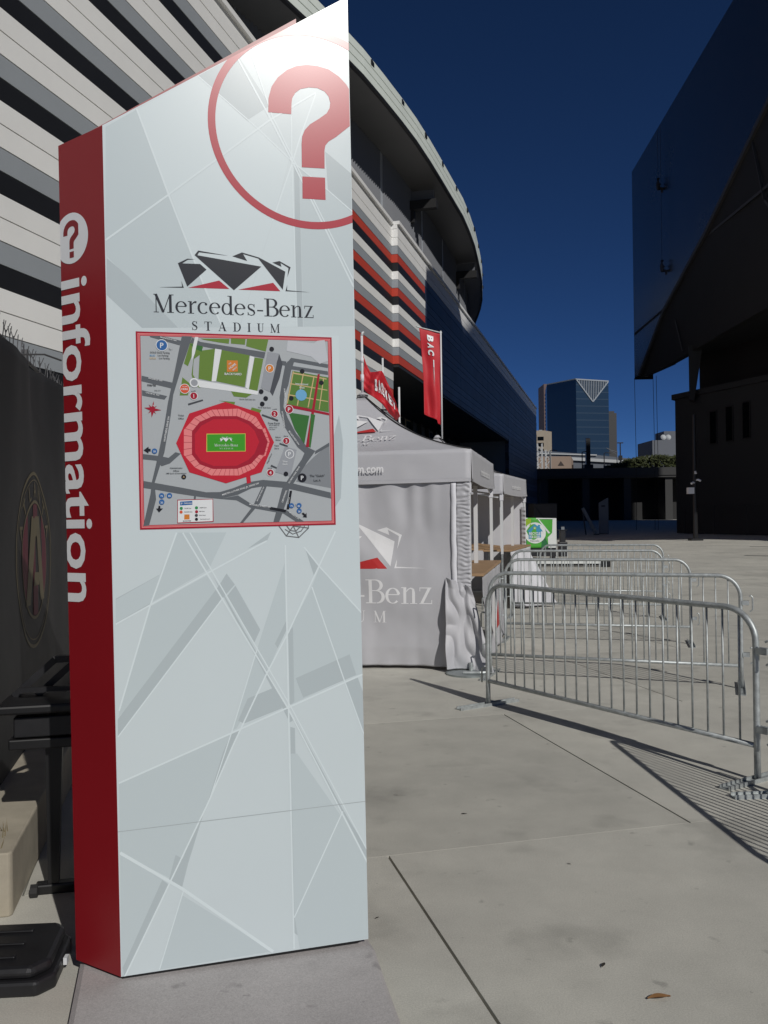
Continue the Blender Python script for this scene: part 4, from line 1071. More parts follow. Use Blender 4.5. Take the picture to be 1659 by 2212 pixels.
# ------------------------------------------------------------------ crowd barriers
def make_barrier(Lb=2.45, H=1.07):
    root = empty('crowd_barrier')
    h = Lb / 2; r_ = 0.20; rad = .0195
    path = [(-h, 0, .015), (-h, 0, .3), (-h, 0, H - r_ - rad)]
    path += [(-h + r_ - r_ * math.cos(R(a)), 0, H - rad - r_ + r_ * math.sin(R(a))) for a in range(10, 91, 10)]
    path += [(0, 0, H - rad)]
    path += [(h - r_ + r_ * math.sin(R(a)), 0, H - rad - r_ + r_ * math.cos(R(a))) for a in range(0, 91, 10)]
    path += [(h, 0, .3), (h, 0, .015)]
    MB().tube(path, rad, 'galvanised', 12).build('frame', root, smooth=True)
    MB().tube([(-h + .015, 0, .215), (h - .015, 0, .215)], .0165, 'galvanised', 10).build('bottom_rail', root, smooth=True)
    bar0 = None
    n = 21
    for i in range(n):
        x = -h + Lb * (i + 1) / (n + 1)
        e = min(x + h, h - x); zt = H - rad if e > r_ else H - rad - r_ + math.sqrt(max(0, r_ * r_ - (r_ - e) ** 2))
        MB().tube([(x, 0, .22), (x, 0, zt)], .0068, 'galvanised', 8).build('bar', root, smooth=True)
    for s in (-1, 1):
        fm = MB(); fm.slab([(s * h - .032, -.32, 0.0), (s * h + .032, -.32, 0.0), (s * h + .032, .32, 0.0), (s * h - .032, .32, 0.0)], (0, 0, .010), 'galvanised')
        for dx in (-.032, .026): fm.box(s * h + dx, s * h + dx + .006, -.32, .32, .0101, .026, 'galvanised')
        fm.build('foot', root)
    for z in (.32, .80):
        MB().tube([(-h - .015, 0, z), (-h - .06, 0, z), (-h - .078, 0, z - .014), (-h - .08, 0, z - .13)], .0075, 'galvanised', 8).build('hook', root, smooth=True)
        lp = MB(); lp.box(h + .012, h + .075, -.022, .022, z - .02, z + .02, 'galvanised')
        lp.tube([(h + .075, -.02, z + .06), (h + .09, -.02, z + .07), (h + .105, -.02, z + .055), (h + .105, -.02, z - .06), (h + .08, -.02, z - .08)], .0075, 'galvanised', 8); lp.build('hook_eye', root)
    return root
bar_src = make_barrier()
spots = [((0.880, 7.606), (2.267, 5.392), 'galvanised crowd barrier standing aslant, its left foot beside the grey tent corner'),
         ((2.31, 5.10), (2.48, 2.68), 'galvanised crowd barrier joined to the end of the slanted one, its shadow striping the ground'),
         ((1.07, 9.02), (3.30, 8.17), 'galvanised crowd barrier just behind the slanted one'),
         ((1.58, 11.55), (3.80, 10.95), 'galvanised crowd barrier third back from the slanted one'),
         ((2.03, 14.15), (4.30, 13.60), 'galvanised crowd barrier fourth back from the slanted one'),
         ((2.92, 16.50), (5.02, 15.85), 'galvanised crowd barrier last of the row, next to the far tent')]
for i, (a, b, lab) in enumerate(spots):
    o = bar_src if i == 0 else copy_tree(bar_src)
    a = Vector((*a, 0)); b = Vector((*b, 0)); d = b - a
    o.location = (a + b) / 2; o.rotation_euler = (0, 0, math.atan2(d.y, d.x))
    o.scale = ((d.length) / 2.45, 1, 1)
    tag(o, lab, 'crowd barrier', 'galvanised crowd barriers')

# ------------------------------------------------------------------ canopy tents
def cloth(x, z, s=1.0, seed=0.0): return .5 * nzv(x * 2.1 * s + seed, z * 1.3 * s, seed) + .3 * nzv(x * 4.5 * s, z * 3.0 * s + 4, seed + 2) + .12 * nzv(x * 11 * s, z * 7 * s, seed + 5)
def tent(nr, az, label, peak=3.17, near_wall=False, far_wall=False, left_wall=False, counter=False, detail=True, group='grey canopy tents'):
    a = R(az); dy = Vector((math.sin(a), math.cos(a), 0)); dx = Vector((math.cos(a), -math.sin(a), 0))
    c = Vector((*nr, 0)) + dy * 1.5 - dx * 1.5
    root = empty('canopy_tent', c, rz=-a, label=label, cat='tent', group=group)
    EZ, VZ = 2.34, 2.0
    prof = lambda t: EZ + (peak - EZ) * (.42 * t + .58 * t ** 2.4)
    rot = [Matrix.Rotation(R(90 * k), 4, 'Z') for k in range(4)]       # 0 near, 1 right, 2 far, 3 left
    for k in range(4):
        def cf(u, v, k=k):
            t = v * .97; w = 1.5 * (1 - t); x = (u * 2 - 1) * w
            z = prof(t) - .035 * math.sin(math.pi * u) * math.sin(math.pi * t) + .006 * nzv(x * 3, t * 6, k)
            return rot[k] @ Vector((x, -w, z))
        MB().grid(cf, 28, 24, 'tent_fabric').build('canopy_panel', root, smooth=True, solid=.004)
        def vf(u, v, k=k):
            x = (u * 2 - 1) * 1.502; z = EZ - v * (EZ - VZ) - (.025 * math.sin(math.pi * u) * v if k == 1 else .012 * v * math.sin(math.pi * u))
            w = .016 * cloth(x, z * 3, 1.3, k * 3.1) * math.sin(math.pi * min(1, max(0, u))) ** .5
            return rot[k] @ Vector((x, -1.503 - .012 * v - w, z))
        MB().grid(vf, 44, 8, 'tent_fabric').build('valance', root, smooth=True, solid=.004)
        def hem(u, v, k=k):
            x = (u * 2 - 1) * 1.502; z = VZ - (.025 if k == 1 else .012) * math.sin(math.pi * u) + .035 * v
            return rot[k] @ Vector((x, -1.522 - .016 * cloth(x, VZ * 3, 1.3, k * 3.1) * math.sin(math.pi * u) ** .5, z))
        MB().grid(hem, 44, 1, 'tent_fabric').build('hem', root, smooth=True)
        rp = [rot[k] @ Vector((1.5 * (1 - t), -1.5 * (1 - t), prof(t) + .006)) for t in [i / 16 * .97 for i in range(17)]]
        MB().tube(rp, .008, 'tent_trim', 6).build('ridge_piping', root)
        lg = MB(); p = rot[k] @ Vector((1.47, -1.47, 0))
        lg.box(p.x - .02, p.x + .02, p.y - .02, p.y + .02, .95, 2.25, 'white_pole'); lg.box(p.x - .015, p.x + .015, p.y - .015, p.y + .015, .02, .95, 'galvanised')
        l_ = lg.build('leg', root)
        ft = MB(); ft.box(p.x - .05, p.x + .05, p.y - .05, p.y + .05, .0, .018, 'steel_plate'); ft.box(p.x - .028, p.x + .028, p.y - .028, p.y + .028, 1.88, 1.99, 'white_strap'); ft.build('foot_plate', l_)
        tb = MB(); q0 = rot[k] @ Vector((-1.46, -1.46, 2.18)); q1 = rot[k] @ Vector((1.46, -1.46, 2.18)); m_ = (q0 + q1) / 2
        tb.beam(q0 + Vector((0, 0, -.25)), m_, .012, .025, 'white_pole'); tb.beam(q1 + Vector((0, 0, -.25)), m_ + Vector((0, 0, .001)), .012, .025, 'white_pole'); tb.build('truss_bar', root)
    cp_ = MB(); cp_.tube([(0, 0, peak - .03), (0, 0, peak + .02)], [.075, .03], 'tent_fabric', 10); cp_.build('peak_cap', root)
    if near_wall:
        def wd_(x, z):
            u = (x + 1.48) / 2.78; v = (2.02 - z) / 1.985; e = min(1.0, (1 - u) * 7) if u < 1 else 0.0
            d = .045 * cloth(x, z, .7, 1.0) + .030 * math.sin((x * 1.3 + z * 1.9) * 2.6 + nzv(x * .8, z * .8) * 3) * u ** 2 + .014 * math.sin(x * 24 + nzv(x * 2, 1) * 4) * max(0, 1 - v * 2.6)
            d += .022 * math.sin((x - z * .8) * 5.0 + nzv(x, z * 2) * 2.5) * max(0, u - .55) * 2
            if v > .9: d -= .05 * (v - .9) * 10 * (.5 + .5 * nzv(x * 5, 3))
            return d * e + .02 * (1 - e)
        wf = lambda u, v: (-1.48 + u * 2.78, -1.475 - wd_(-1.48 + u * 2.78, 2.02 - v * 1.985), 2.02 - v * 1.985)
        MB().grid(wf, 130, 100, 'tent_fabric').build('side_wall', root, smooth=True, solid=.003)
        sf = lambda u, v: (1.285 + u * .055 + .006 * nzv(0, v * 9), -1.503 - .012 * math.sin(v * 3) - .006 * nzv(v * 6, 1), 2.0 - v * 1.22)
        MB().grid(sf, 2, 30, 'white_strap').build('wall_strap', root, smooth=True, solid=.003)
        ef = lambda u, v: (1.335 + u * .15, -1.495 - .015 * u + .0055 * math.sin(v * 150 + nzv(v * 9, u * 2) * 5) * (.4 + u) + .008 * nzv(v * 14, u * 3), 1.99 - v * 1.1)
        MB().grid(ef, 8, 260, 'tent_fabric').build('gathered_edge', root, smooth=True, solid=.002)
        def ff(u, v):
            w = .27 + .22 * v; x = 1.225 + u * w + .025 * nzv(u * 1.5 + 3, v * 2.5); z = .99 - v * .955 - .10 * u * (1 - v) - .05 * u * u * v
            fold = nzv(u * 1.5 + v * 1.1, v * 2.0 - u * .8, 4); f2_ = abs(nzv(u * 2.6 - v * 1.6, v * 3.2 + u * 1.4, 9))
            y = -1.515 - .05 * math.sin(u * 5.0 + v * 2.2 + fold * 2.5) * (.3 + .7 * v) - .05 * fold - .075 * f2_ + .03 * u - .04 * v
            if v < .10: y -= .04 * math.sin(u * 9) * (1 - v / .10)
            return (x, y, z)
        MB().grid(ff, 60, 110, 'tent_fabric').build('loose_flap', root, smooth=True, solid=.004)
        pr = Print(lambda u, v, w: (u, -1.475 - w - wd_(u, v), v))
        K = 4.0
        wx = lambda x: (x - .4485) * K - .07; wz = lambda z: (z - 2.386) * K + .705
        def fine(pts, m, lf_=.003):                                  # print follows the cloth: cut shapes into small pieces
            mb = MB(); me = bpy.data.meshes.new('t'); me.from_pydata([(x, y, 0) for x, y in pts], [], [tuple(range(len(pts)))])
            import bmesh
            bm = bmesh.new(); bm.from_mesh(me); bpy.data.meshes.remove(me)
            bmesh.ops.triangulate(bm, faces=bm.faces[:])
            for _ in range(3): bmesh.ops.subdivide_edges(bm, edges=[e for e in bm.edges if e.calc_length() > .07], cuts=1, use_grid_fill=True); bmesh.ops.triangulate(bm, faces=bm.faces[:])
            bm.verts.index_update()
            vs = [pr.fn(v.co.x, v.co.y, lf_) for v in bm.verts]; fs = [tuple(v.index for v in f_.verts) for f_ in bm.faces]
            pr.add(vs, fs, m); bm.free()
        for p in LOGO_DARK: fine([(wx(x / 1000), wz(y / 1000)) for x, y in p], 'tent_print')
        for p in LOGO_RED: fine([(wx(x / 1000), wz(y / 1000)) for x, y in p], 'tent_red')
        for wtxt, x0_, y0_, h_, w__, trk in (('Mercedes-Benz', wx(.160), wz(2.386), .26, .577 * K, 0.0), ('STADIUM', wx(.290), wz(2.335), .125, .32 * K, .62)):
            st_, tot = serif(wtxt, trk); k_ = w__ / tot
            for kk, qs in st_:
                for q in qs: fine([(x0_ + x * k_, y0_ + y * h_) for x, y in q], 'tent_print', .003 + .0003 * kk)
        pr.build('wall_print', root)
        # canopy print on the near slope
        Kc = 1.85
        def cpf(u, v, w):                                  # u across, v: height on the slope above the eaves measured along it
            t = v / 1.62; p = Vector((u, -1.5 * (1 - t), prof(t) - .035 * math.sin(math.pi * (u / (3 * (1 - t)) + .5)) * math.sin(math.pi * t)))
            return p + Vector((0, -.5, .87)) * (w + .022)
        pc = Print(cpf)
        cxm = lambda x: (x - .4485) * 2.2 - .04; czm = lambda z: (z - 2.386) * 2.9 + .60
        for m_, grp in (('tent_print', LOGO_DARK), ('tent_red', LOGO_RED)):
            for p in grp:
                pe = Print(cpf); pe.shape([(cxm(x / 1000), czm(y / 1000)) for x, y in p], m_, 0); pe.build('emblem_piece', root)
        for wtxt, x0_, y0_, h_, w__, trk in (('Mercedes-Benz', cxm(.160), czm(2.386), .19, .577 * 2.2, 0.0), ('STADIUM', cxm(.29), czm(2.33), .09, .32 * 2.2, .62)):
            k_ = w__ / serif(wtxt, trk)[1]; xx = x0_
            for ch in wtxt:
                adv = glyph(ch)[1]; pe = Print(cpf); pe.serif_word(ch, xx, y0_, h_, adv * k_, 'tent_print', 0, step=.0004); pe.build('letter', root); xx += (adv + trk) * k_
        pu = Print(lambda u, v, w: (u, -1.548 - w, v)); pu.word('mercedesbenzstadium.com', .57, 2.115, .085, 'tent_print', 0, bold=.02, align='r', sx=.92); pu.build('valance_print', root)
    if far_wall:
        MB().grid(lambda u, v: (-1.48 + u * 2.96, 1.46 + .02 * cloth(u * 3, v * 2, 1, 3), 2.1 - v * 2.05), 40, 30, 'tent_inside').build('far_wall', root, smooth=True, solid=.003)
        MB().grid(lambda u, v: (1.40 + u * .10, 1.43 - .05 * u + .012 * math.sin(v * 60) * u, 1.78 - v * .86), 6, 60, 'tent_inside').build('gathered_edge', root, smooth=True, solid=.003)
    if left_wall:
        MB().grid(lambda u, v: (-1.46, -1.46 + u * 2.92, 2.1 - v * 2.05), 4, 4, 'tent_inside').build('left_wall', root, smooth=True, solid=.003)
    if counter:
        ct = MB(); ct.slab([(1.10, -1.30, .985), (1.60, -1.30, .985), (1.60, 1.42, .985), (1.10, 1.42, .985)], (0, 0, .03), 'plywood'); cto = ct.build('counter_top', root, bevel=.004)
        ct2 = MB(); ct2.slab([(.62, -1.2, 1.02), (1.09, -1.2, 1.0), (1.09, .6, 1.0), (.62, .6, 1.05)], (0, 0, .025), 'plywood'); ct2.build('back_board', root)
        for y in (-.6, .75): MB().box(1.30, 1.35, y - .025, y + .025, 1.016, 2.02, 'white_pole').build('mullion', root)
        for y in (-1.1, 1.2): MB().box(1.15, 1.19, y - .02, y + .02, 0, .984, 'galvanised').build('counter_leg', root)
        sk = lambda u, v: (1.59 + .03 * cloth(u * 3, v, 1.2, 8) + .05 * v * v + .02 * math.sin(u * 22) * v, -1.32 + u * 2.75, .978 - v * .945)
        MB().grid(sk, 70, 30, 'tent_fabric' if near_wall else 'tent_inside').build('skirt', root, smooth=True, solid=.003)
        spn = Print(lambda u, v, w: (1.66 + w, u, v))
        spn.shape([(-.55, .30), (-.05, .62), (.12, .30)], 'tent_red', 0); spn.shape([(-1.1, .45), (-.75, .9), (-.3, .55), (-.6, .22)], 'tent_print', 0); spn.build('skirt_print', root)
    vr = Print(lambda u, v, w: (1.526 + w, u, v)); vr.word('mercedesbenzstadium.com', 0, 2.145, .085, 'tent_print', 0, bold=.02, sx=.92); vr.build('valance_print', root)
    return root, c
t1_, c1 = tent((0.92, 9.25), 11.5, 'grey canopy tent with a closed logo side wall, nearest the information totem', near_wall=True, left_wall=True, counter=True)
t2_, c2 = tent((2.06, 15.2), 16.7, 'open grey canopy tent with white far wall behind the barriers', far_wall=True, left_wall=True, counter=True)
t3_, c3 = tent((1.2, 12.75), 11.5, 'grey canopy tent hidden behind the logo tent, only its peak showing', peak=3.36)
t3_.location = (-1.45 + 1.46, 14.25, 0)
t3_.scale = (.82, .82, 1)
# white drape hung over the far counter end
dr = MB(); dr.grid(lambda u, v: (1.62 + u * .5 * (.5 + v) + .03 * nzv(u * 4, v * 4), -1.45 + .5 * u + .06 * math.sin(u * 9 + v * 2), .99 - v * .95), 24, 30, 'tent_inside')
dro = dr.build('drape', t2_, smooth=True, solid=.004)
# round steel weight under the near tent corner
wp = empty('tent_weight', (0.86, 9.12, 0), label='round steel weight plate under the logo tent corner', cat='weight')
MB().tube([(0, 0, 0), (0, 0, .018)], .24, 'steel_plate', 32).build('plate', wp); MB().tube([(-.07, -.10, .03), (.10, -.13, .035), (.22, -.10, .03)], .016, 'galvanised', 8).build('handle', wp)
MB().tube([(0.03, .1, .018), (0.03, .1, .10)], .022, 'galvanised', 10).build('spigot', wp)

# ------------------------------------------------------------------ flags on the tent peaks
f1 = empty('flagpole', (-.25, 11.02, 3.15), label='white flagpole on the logo tent peak with a red flag blown sideways', cat='flag')
pz = MB(); pz.tube([(0, 0, 0), (0, 0, .76)], .016, 'white_pole', 10); pz.tube([(0, 0, .18), (0, 0, .27)], .023, 'white_strap', 10); pz.tube([(0, 0, .42), (0, 0, .48)], .022, 'white_strap', 10); pz.tube([(0, 0, .76), (.012, 0, .80), (.03, 0, .805)], [.02, .014, .008], 'white_pole', 8); pz.build('pole', f1, smooth=True)
MB().tube([(0, 0, -.01), (0, 0, .012)], .07, 'tent_trim', 14).build('base', f1)
FTOP = [(.012, .52), (.05, .40), (.093, .306), (.16, .30), (.241, .306), (.264, .278), (.353, .111), (.427, -.10), (.455, -.25)]
FBOT = [(.012, .093), (.074, .019), (.241, -.10), (.334, -.232), (.427, -.306), (.455, -.28)]
def flagf(u, v):
    x = .012 + .443 * u; zt = lerp_path(FTOP, x); zb = lerp_path(FBOT, x)
    return (x + .012 * math.sin(v * 6 + u * 5), .09 * math.sin(u * 11 + v * 2.5) * (.25 + u) + .03 * math.sin(v * 8 + u * 6) * u + .02 * nzv(u * 6, v * 5), zt + (zb - zt) * v)
MB().grid(flagf, 60, 30, 'flag_red').build('flag', f1, smooth=True, solid=.003)
fw = Print(lambda u, v, w: tuple(Vector(flagf(u, v)) + Vector((0, -.018, 0))))
x_ = .34
for ch in 'BASKET':
    lw = Print(fw.fn); vs, fs, w_ = sans(ch, .05)
    lw.add([lw.fn(x_ + .078 * x / w_, .66 - .36 * y, 0) for x, y in vs], fs, 'print_white'); lw.build('letter', f1); x_ += .094
f2 = empty('flagpole', (1.15, 17.1, 3.12), label='slim flagpole on the far tent peak with a long red banner lettered BACK', cat='flag')
MB().tube([(0, 0, 0), (0, 0, 2.10)], .016, 'white_pole', 10).build('pole', f2, smooth=True)
MB().tube([(.02, 0, 2.06), (-.4, 0, 2.17), (-.48, 0, 2.20)], .014, 'galvanised', 8).build('arm', f2)
def bf(u, v):
    z0 = 2.04 + .13 * u; x = -.43 * u + .03 * math.sin(v * 3) * u + .07 * v * u
    return (x + .01, .025 * math.sin(u * 9 + v * 1.5) * (.2 + v) + .01 * math.sin(v * 14 + u * 4), z0 - v * (1.78 - .03 * u) + (.06 if (u > .28 and v > .97) else 0))
MB().grid(bf, 24, 50, 'flag_red').build('flag', f2, smooth=True, solid=.003)
fw = Print(lambda u, v, w: tuple(Vector(bf(u, v)) + Vector((0, -.018, 0))))
for ch, v0, v1 in (('B', .055, .125), ('A', .145, .20), ('C', .215, .275), ('K', .315, .62)):
    lw = Print(fw.fn); vs, fs, w_ = sans(ch, .05)
    u0, uw = (.38, .27) if ch != 'K' else (.385, .045)
    lw.add([lw.fn(u0 + uw * (1 - y), v0 + (v1 - v0) * x / w_, 0) for x, y in vs], fs, 'print_white'); lw.build('letter', f2)
f3 = empty('flagpole', (0.33, 17.4, 0), label='bare white flagpole standing behind the logo tent', cat='flag')
pz = MB(); pz.tube([(0, 0, .02), (0, 0, 4.18)], .02, 'white_pole', 10); pz.build('pole', f3, smooth=True); MB().tube([(0, 0, 0), (0, 0, .03)], .2, 'steel_plate', 20).build('base', f3)
f4 = empty('flagpole', (.01, 14.25, 3.35), label='short white flagpole on the hidden tent peak', cat='flag')
MB().tube([(0, 0, 0), (0, 0, .85)], .016, 'white_pole', 10).build('pole', f4, smooth=True); MB().tube([(0, 0, -.01), (0, 0, .02)], .06, 'tent_trim', 12).build('base', f4)

# ------------------------------------------------------------------ screened fence on the left
fd = Vector((-.2115, .9774, 0)); fn_ = Vector((.9774, .2115, 0))
F0 = Vector((-2.1, 4.84, 0)) - fd * 3.0
fe = empty('screened_fence', F0, rz=math.atan2(fd.y, fd.x), label='tall fence hung with black fabric bearing a round club crest, spiked wire on top', cat='fence')
# local: +x along the fence away from the camera, -y towards the plaza
def fab(x, z): return -.015 - .05 * math.sin(x * 4.1 + nzv(x, 0) * 2) * max(0, z - 1.55) ** 1.2 * .6 - .02 * nzv(x * 2, z) - .012 * math.sin(x * 9) * max(0, z - 1.9)
FT = lambda x: 2.70 - .05 * abs(math.sin(x * 1.35)) 
MB().grid(lambda u, v: (u * 8, fab(u * 8, .1 + v * (FT(u * 8) - .1)), .1 + v * (FT(u * 8) - .1)), 120, 40, 'fence_fabric').build('fabric', fe, smooth=True, solid=.004)
for k in range(5): MB().tube([(.2 + k * 1.9, .05, 0), (.2 + k * 1.9, .05, 2.78)], .025, 'wire', 8).build('post', fe)
MB().tube([(0, .04, 2.71), (8, .04, 2.71)], .012, 'wire', 6).build('top_rail', fe)
sp0 = MB(); sp0.tube([(0, 0, 0), (0, 0, .07)], .003, 'wire', 4); sp0.tube([(0, 0, .05), (.02, -.01, .115)], .0025, 'wire', 4); sp0.tube([(0, 0, .05), (-.02, .01, .11)], .0025, 'wire', 4)
so = sp0.build('spike', fe, loc=(2.6, .03, 2.70))
for k in range(1, 46):
    o = so.copy(); COL.objects.link(o); o.location = (2.6 + k * .115 + random.uniform(-.02, .02), .03, 2.70 + random.uniform(-.01, .01)); o.rotation_euler = (random.uniform(-.2, .2), random.uniform(-.15, .15), random.uniform(0, 3))
MB().tube([(3.55, .0, 2.67), (3.7, -.12, 2.70), (3.85, -.2, 2.69)], .006, 'wire', 6).build('loose_wire', fe)
cr = Print(lambda u, v, w: (3.0 + .89 + u, fab(3.89 + u, v) - .004 - w, v)); CX_, CZ_ = 0.0, 1.40
def ringp(rx, rz, w, m, lift, n=40, cz=CZ_):
    for i in range(n):
        a0, a1 = 2 * math.pi * i / n, 2 * math.pi * (i + 1) / n
        cr.shape([((rx - w * s) * math.cos(a), cz + (rz - w * s) * math.sin(a)) for s, a in ((0, a0), (0, a1), (1, a1), (1, a0))], m, lift)
ringp(.61, .57, .022, 'crest_gold', .001); ringp(.56, .52, .008, 'crest_gold', .001); ringp(.41, .385, .02, 'crest_gold', .001)
for x0, x1, m in ((-.40, -.24, 'crest_red'), (.24, .40, 'crest_red'), (-.08, .08, 'crest_red')):
    zz = lambda x: .36 * math.sqrt(max(0, 1 - (x / .40) ** 2))
    xs = [x0 + (x1 - x0) * k / 8 for k in range(9)]
    cr.shape([(x, CZ_ - zz(x)) for x in xs] + [(x, CZ_ + zz(x)) for x in xs[::-1]], m, .0015)
cr.shape([(-.13, 1.68), (.13, 1.68), (.31, 1.12), (.17, 1.12), (.02, 1.55), (-.02, 1.55), (-.17, 1.12), (-.31, 1.12)], 'crest_gold', .002)
cr.shape([(-.07, 1.23), (.1, 1.23), (.12, 1.31), (-.05, 1.32)], 'crest_gold', .0025)
for k, ch in enumerate('ATLANTA'):
    a = R(155 - k * 21.7); cr.word(ch, .485 * math.cos(a), CZ_ + .455 * math.sin(a), .10, 'crest_gold', .002, math.degrees(a) - 90, bold=.02)
cr.build('crest', fe)
cb = empty('concrete_curb', (-1.575, 3.68, 0), rz=math.atan2(fd.y, fd.x) - R(90), label='rough concrete curb block at the foot of the black fence', cat='curb')
MB().prism([(-1.3, 0), (-.012, 0), (0, .02), (0, 6), (-1.3, 6)], 0, [.30, .27, .265, .26, .32], 'curb_stone').build('block', cb, bevel=.008)
gs = MB()
for k in range(40):
    x, y = random.uniform(-.35, -.05), random.uniform(.02, .3); h = random.uniform(.03, .08); a = random.uniform(0, 6.28)
    gs.add([(x, y, .26), (x + .006 * math.cos(a), y + .006 * math.sin(a), .26), (x + .05 * math.cos(a + 1), y + .05 * math.sin(a + 1), .27 + h)], [(0, 1, 2)], 'dry_grass')
tag(gs.build('dry_grass', cb), kind='stuff')

# black stand behind the totem
sd_ = empty('black_stand', (-1.47, 3.93, 0), rz=R(12), label='black metal stand with a tray top behind the information totem', cat='stand')
MB().prism([(-.10, -.03), (.30, -.03), (.30, .03), (-.10, .03)], 0, .045, 'black_paint').build('foot', sd_, bevel=.008)
MB().tube([(-.115, -.035, .025), (-.085, -.035, .025)], .03, 'dark_rubber', 8).build('foot_cap', sd_)
MB().slab([(-.045, -.02, .045), (.0, -.02, .045), (.022, -.02, .66), (-.05, -.02, .66)], (0, .04, 0), 'black_paint').build('leg', sd_)
MB().slab([(.14, -.02, .045), (.19, -.02, .045), (.15, -.02, .40), (.14, -.02, .66), (.07, -.02, .66), (.085, -.02, .40)], (0, .04, 0), 'black_paint').build('leg', sd_)
MB().box(-.19, .35, -.09, .12, .66, .705, 'black_paint').build('shelf', sd_, bevel=.006)
MB().box(-.17, .35, -.08, .11, .71, .80, 'black_plastic').build('drawer', sd_, bevel=.006)
MB().box(-.23, .36, -.13, .15, .82, .86, 'black_paint').build('tray', sd_, bevel=.01)
fr_ = MB(); fr_.beam((-.20, .10, .86), (-.02, .10, 1.02), .03, .03, 'black_plastic'); fr_.beam((-.10, .10, .86), (.08, .10, 1.02), .03, .03, 'black_plastic'); fr_.beam((-.02, .10, 1.02), (.3, .10, 1.02), .03, .03, 'black_plastic'); fr_.beam((-.16, .02, .90), (.3, .02, .90), .02, .02, 'black_plastic'); fr_.build('rack', sd_)
# black case on the ground
cs = empty('black_case', (-1.62, 3.22, 0), rz=R(4), label='flat black plastic case lying on the ground by the concrete curb', cat='case')
MB().prism([(-.5, -.19), (.38, -.19), (.43, -.13), (.41, .14), (.37, .19), (-.5, .19)], 0, .055, 'black_plastic').build('base', cs, bevel=.012)
MB().prism([(-.5, -.18), (.36, -.18), (.41, -.12), (.39, .13), (.35, .18), (-.5, .18)], .057, .10, 'black_plastic').build('lid', cs, bevel=.018)
for y in (-.10, .0, .10): MB().box(.05, .28, y - .012, y + .012, .10, .108, 'black_plastic').build('rib', cs, bevel=.004)
MB().box(.425, .438, -.03, .0, .03, .055, 'white_pole').build('latch', cs)

# ------------------------------------------------------------------ things across the plaza
rb_ = empty('recycling_station', (5.55, 31, 0), label='recycling station wrapped in a green banner with a blue house logo', cat='recycling bin')
MB().box(-.56, .50, .05, .75, .12, 1.44, 'black_plastic').build('bin', rb_)
for x in (-.5, .44): MB().box(x - .04, x + .04, .05, .7, 0, .119, 'black_plastic').build('foot', rb_)
bnf = lambda u, v: (-.57 + 1.09 * u, .03 - .012 * math.sin(u * 7) - .02 * u * v, .42 + 1.07 * v - .03 * u * v)
bm_ = MB(); bm_.grid(bnf, 20, 16, 'banner_green'); bn_ = bm_.build('banner', rb_, smooth=True, solid=.004)
bpn = Print(lambda u, v, w: tuple(Vector(bnf(u, v)) + Vector((0, -.006 - w, 0))))
bpn.shape([(0, .0), (.72, 0), (.72, .15), (.6, .42), (0, .42)], 'banner_dark_green', 0); bpn.shape([(0, .74), (.18, .74), (.18, .97), (0, .97)], 'banner_lime', 0)
bpn.shape([(0, .965), (1, .965), (1, 1), (0, 1)], 'banner_white', .001); bpn.shape([(.86, 0), (1, 0), (1, .965), (.88, .965), (.86, .5), (.72, .35), (.74, 0)], 'banner_white', .0012)
bpn.shape([(.40, .96), (.44, .96), (.80, .50), (.74, .48)], 'banner_white', .0014)
bpn.disc(.31, .50, .35, 'banner_white', .002, 32); bpn.shape([(.05, .55), (.30, .80), (.40, .72), (.40, .77), (.48, .77), (.48, .66), (.58, .55), (.50, .55), (.50, .30), (.10, .30), (.10, .55)], 'banner_blue', .003)
bpn.disc(.30, .66, .05, 'banner_lime', .004, 14); bpn.disc(.30, .66, .02, 'banner_white', .005, 10)
bpn.word('RECYCLE', .30, .48, .085, 'banner_white', .004, bold=.03, width=.36); bpn.word('FOR GOOD', .30, .37, .085, 'banner_white', .004, bold=.03, width=.34); bpn.word('Novelis', .30, .24, .07, 'louvre', .004)
bpn.build('banner_print', bn_)
bb = empty('litter_bin', (6.72, 33.2, 0), label='slim black litter bin beside the green banner', cat='bin')
MB().prism([(-.16, -.16), (.16, -.16), (.16, .16), (-.16, .16)], 0, .55, 'black_plastic').build('drum', bb, bevel=.02); MB().box(-.10, .10, -.1, .1, .55, .98, 'black_plastic').build('hood', bb, bevel=.01)
MB().box(-.18, .18, -.12, .12, .985, 1.01, 'black_plastic').build('lid', bb); MB().box(-.06, .06, -.105, -.101, 1.011, 1.12, 'sign_far').build('badge', bb)
bp2 = empty('boom_pole', (5.55, 26.7, 0), rz=R(-9), label='long white boom lying on the ground behind the barriers with a black end', cat='boom')
MB().box(-1.15, .98, -.06, .06, .10, .24, 'banner_white').build('beam', bp2, bevel=.01); MB().box(-1.15, .98, -.05, .05, .04, .098, 'black_paint').build('rail', bp2); MB().box(.98, 1.26, -.10, .10, .0, .20, 'black_paint').build('end_block', bp2, bevel=.02); MB().box(-1.1, -1.0, -.1, .1, 0, .039, 'black_paint').build('support', bp2)
fs2 = empty('information_sign', (16.5, 66, 0), rz=R(8), label='far information totem standing in the shade under the angular stadium', cat='sign')
MB().slab([(-.36, 0, .05), (.36, 0, .05), (.36, 0, 2.72), (-.36, 0, 2.34)], (0, .12, 0), 'sign_far').build('front_panel', fs2); MB().box(-.2, .08, -.012, -.002, 2.05, 2.15, 'black_paint').build('emblem', fs2); MB().box(-.34, .34, .01, .11, 0, .049, 'black_paint').build('base', fs2)
ln = empty('raking_beam', (15.4, 64, 0), label='grey beam leaning at a slant in the shade beside the far totem', cat='beam')
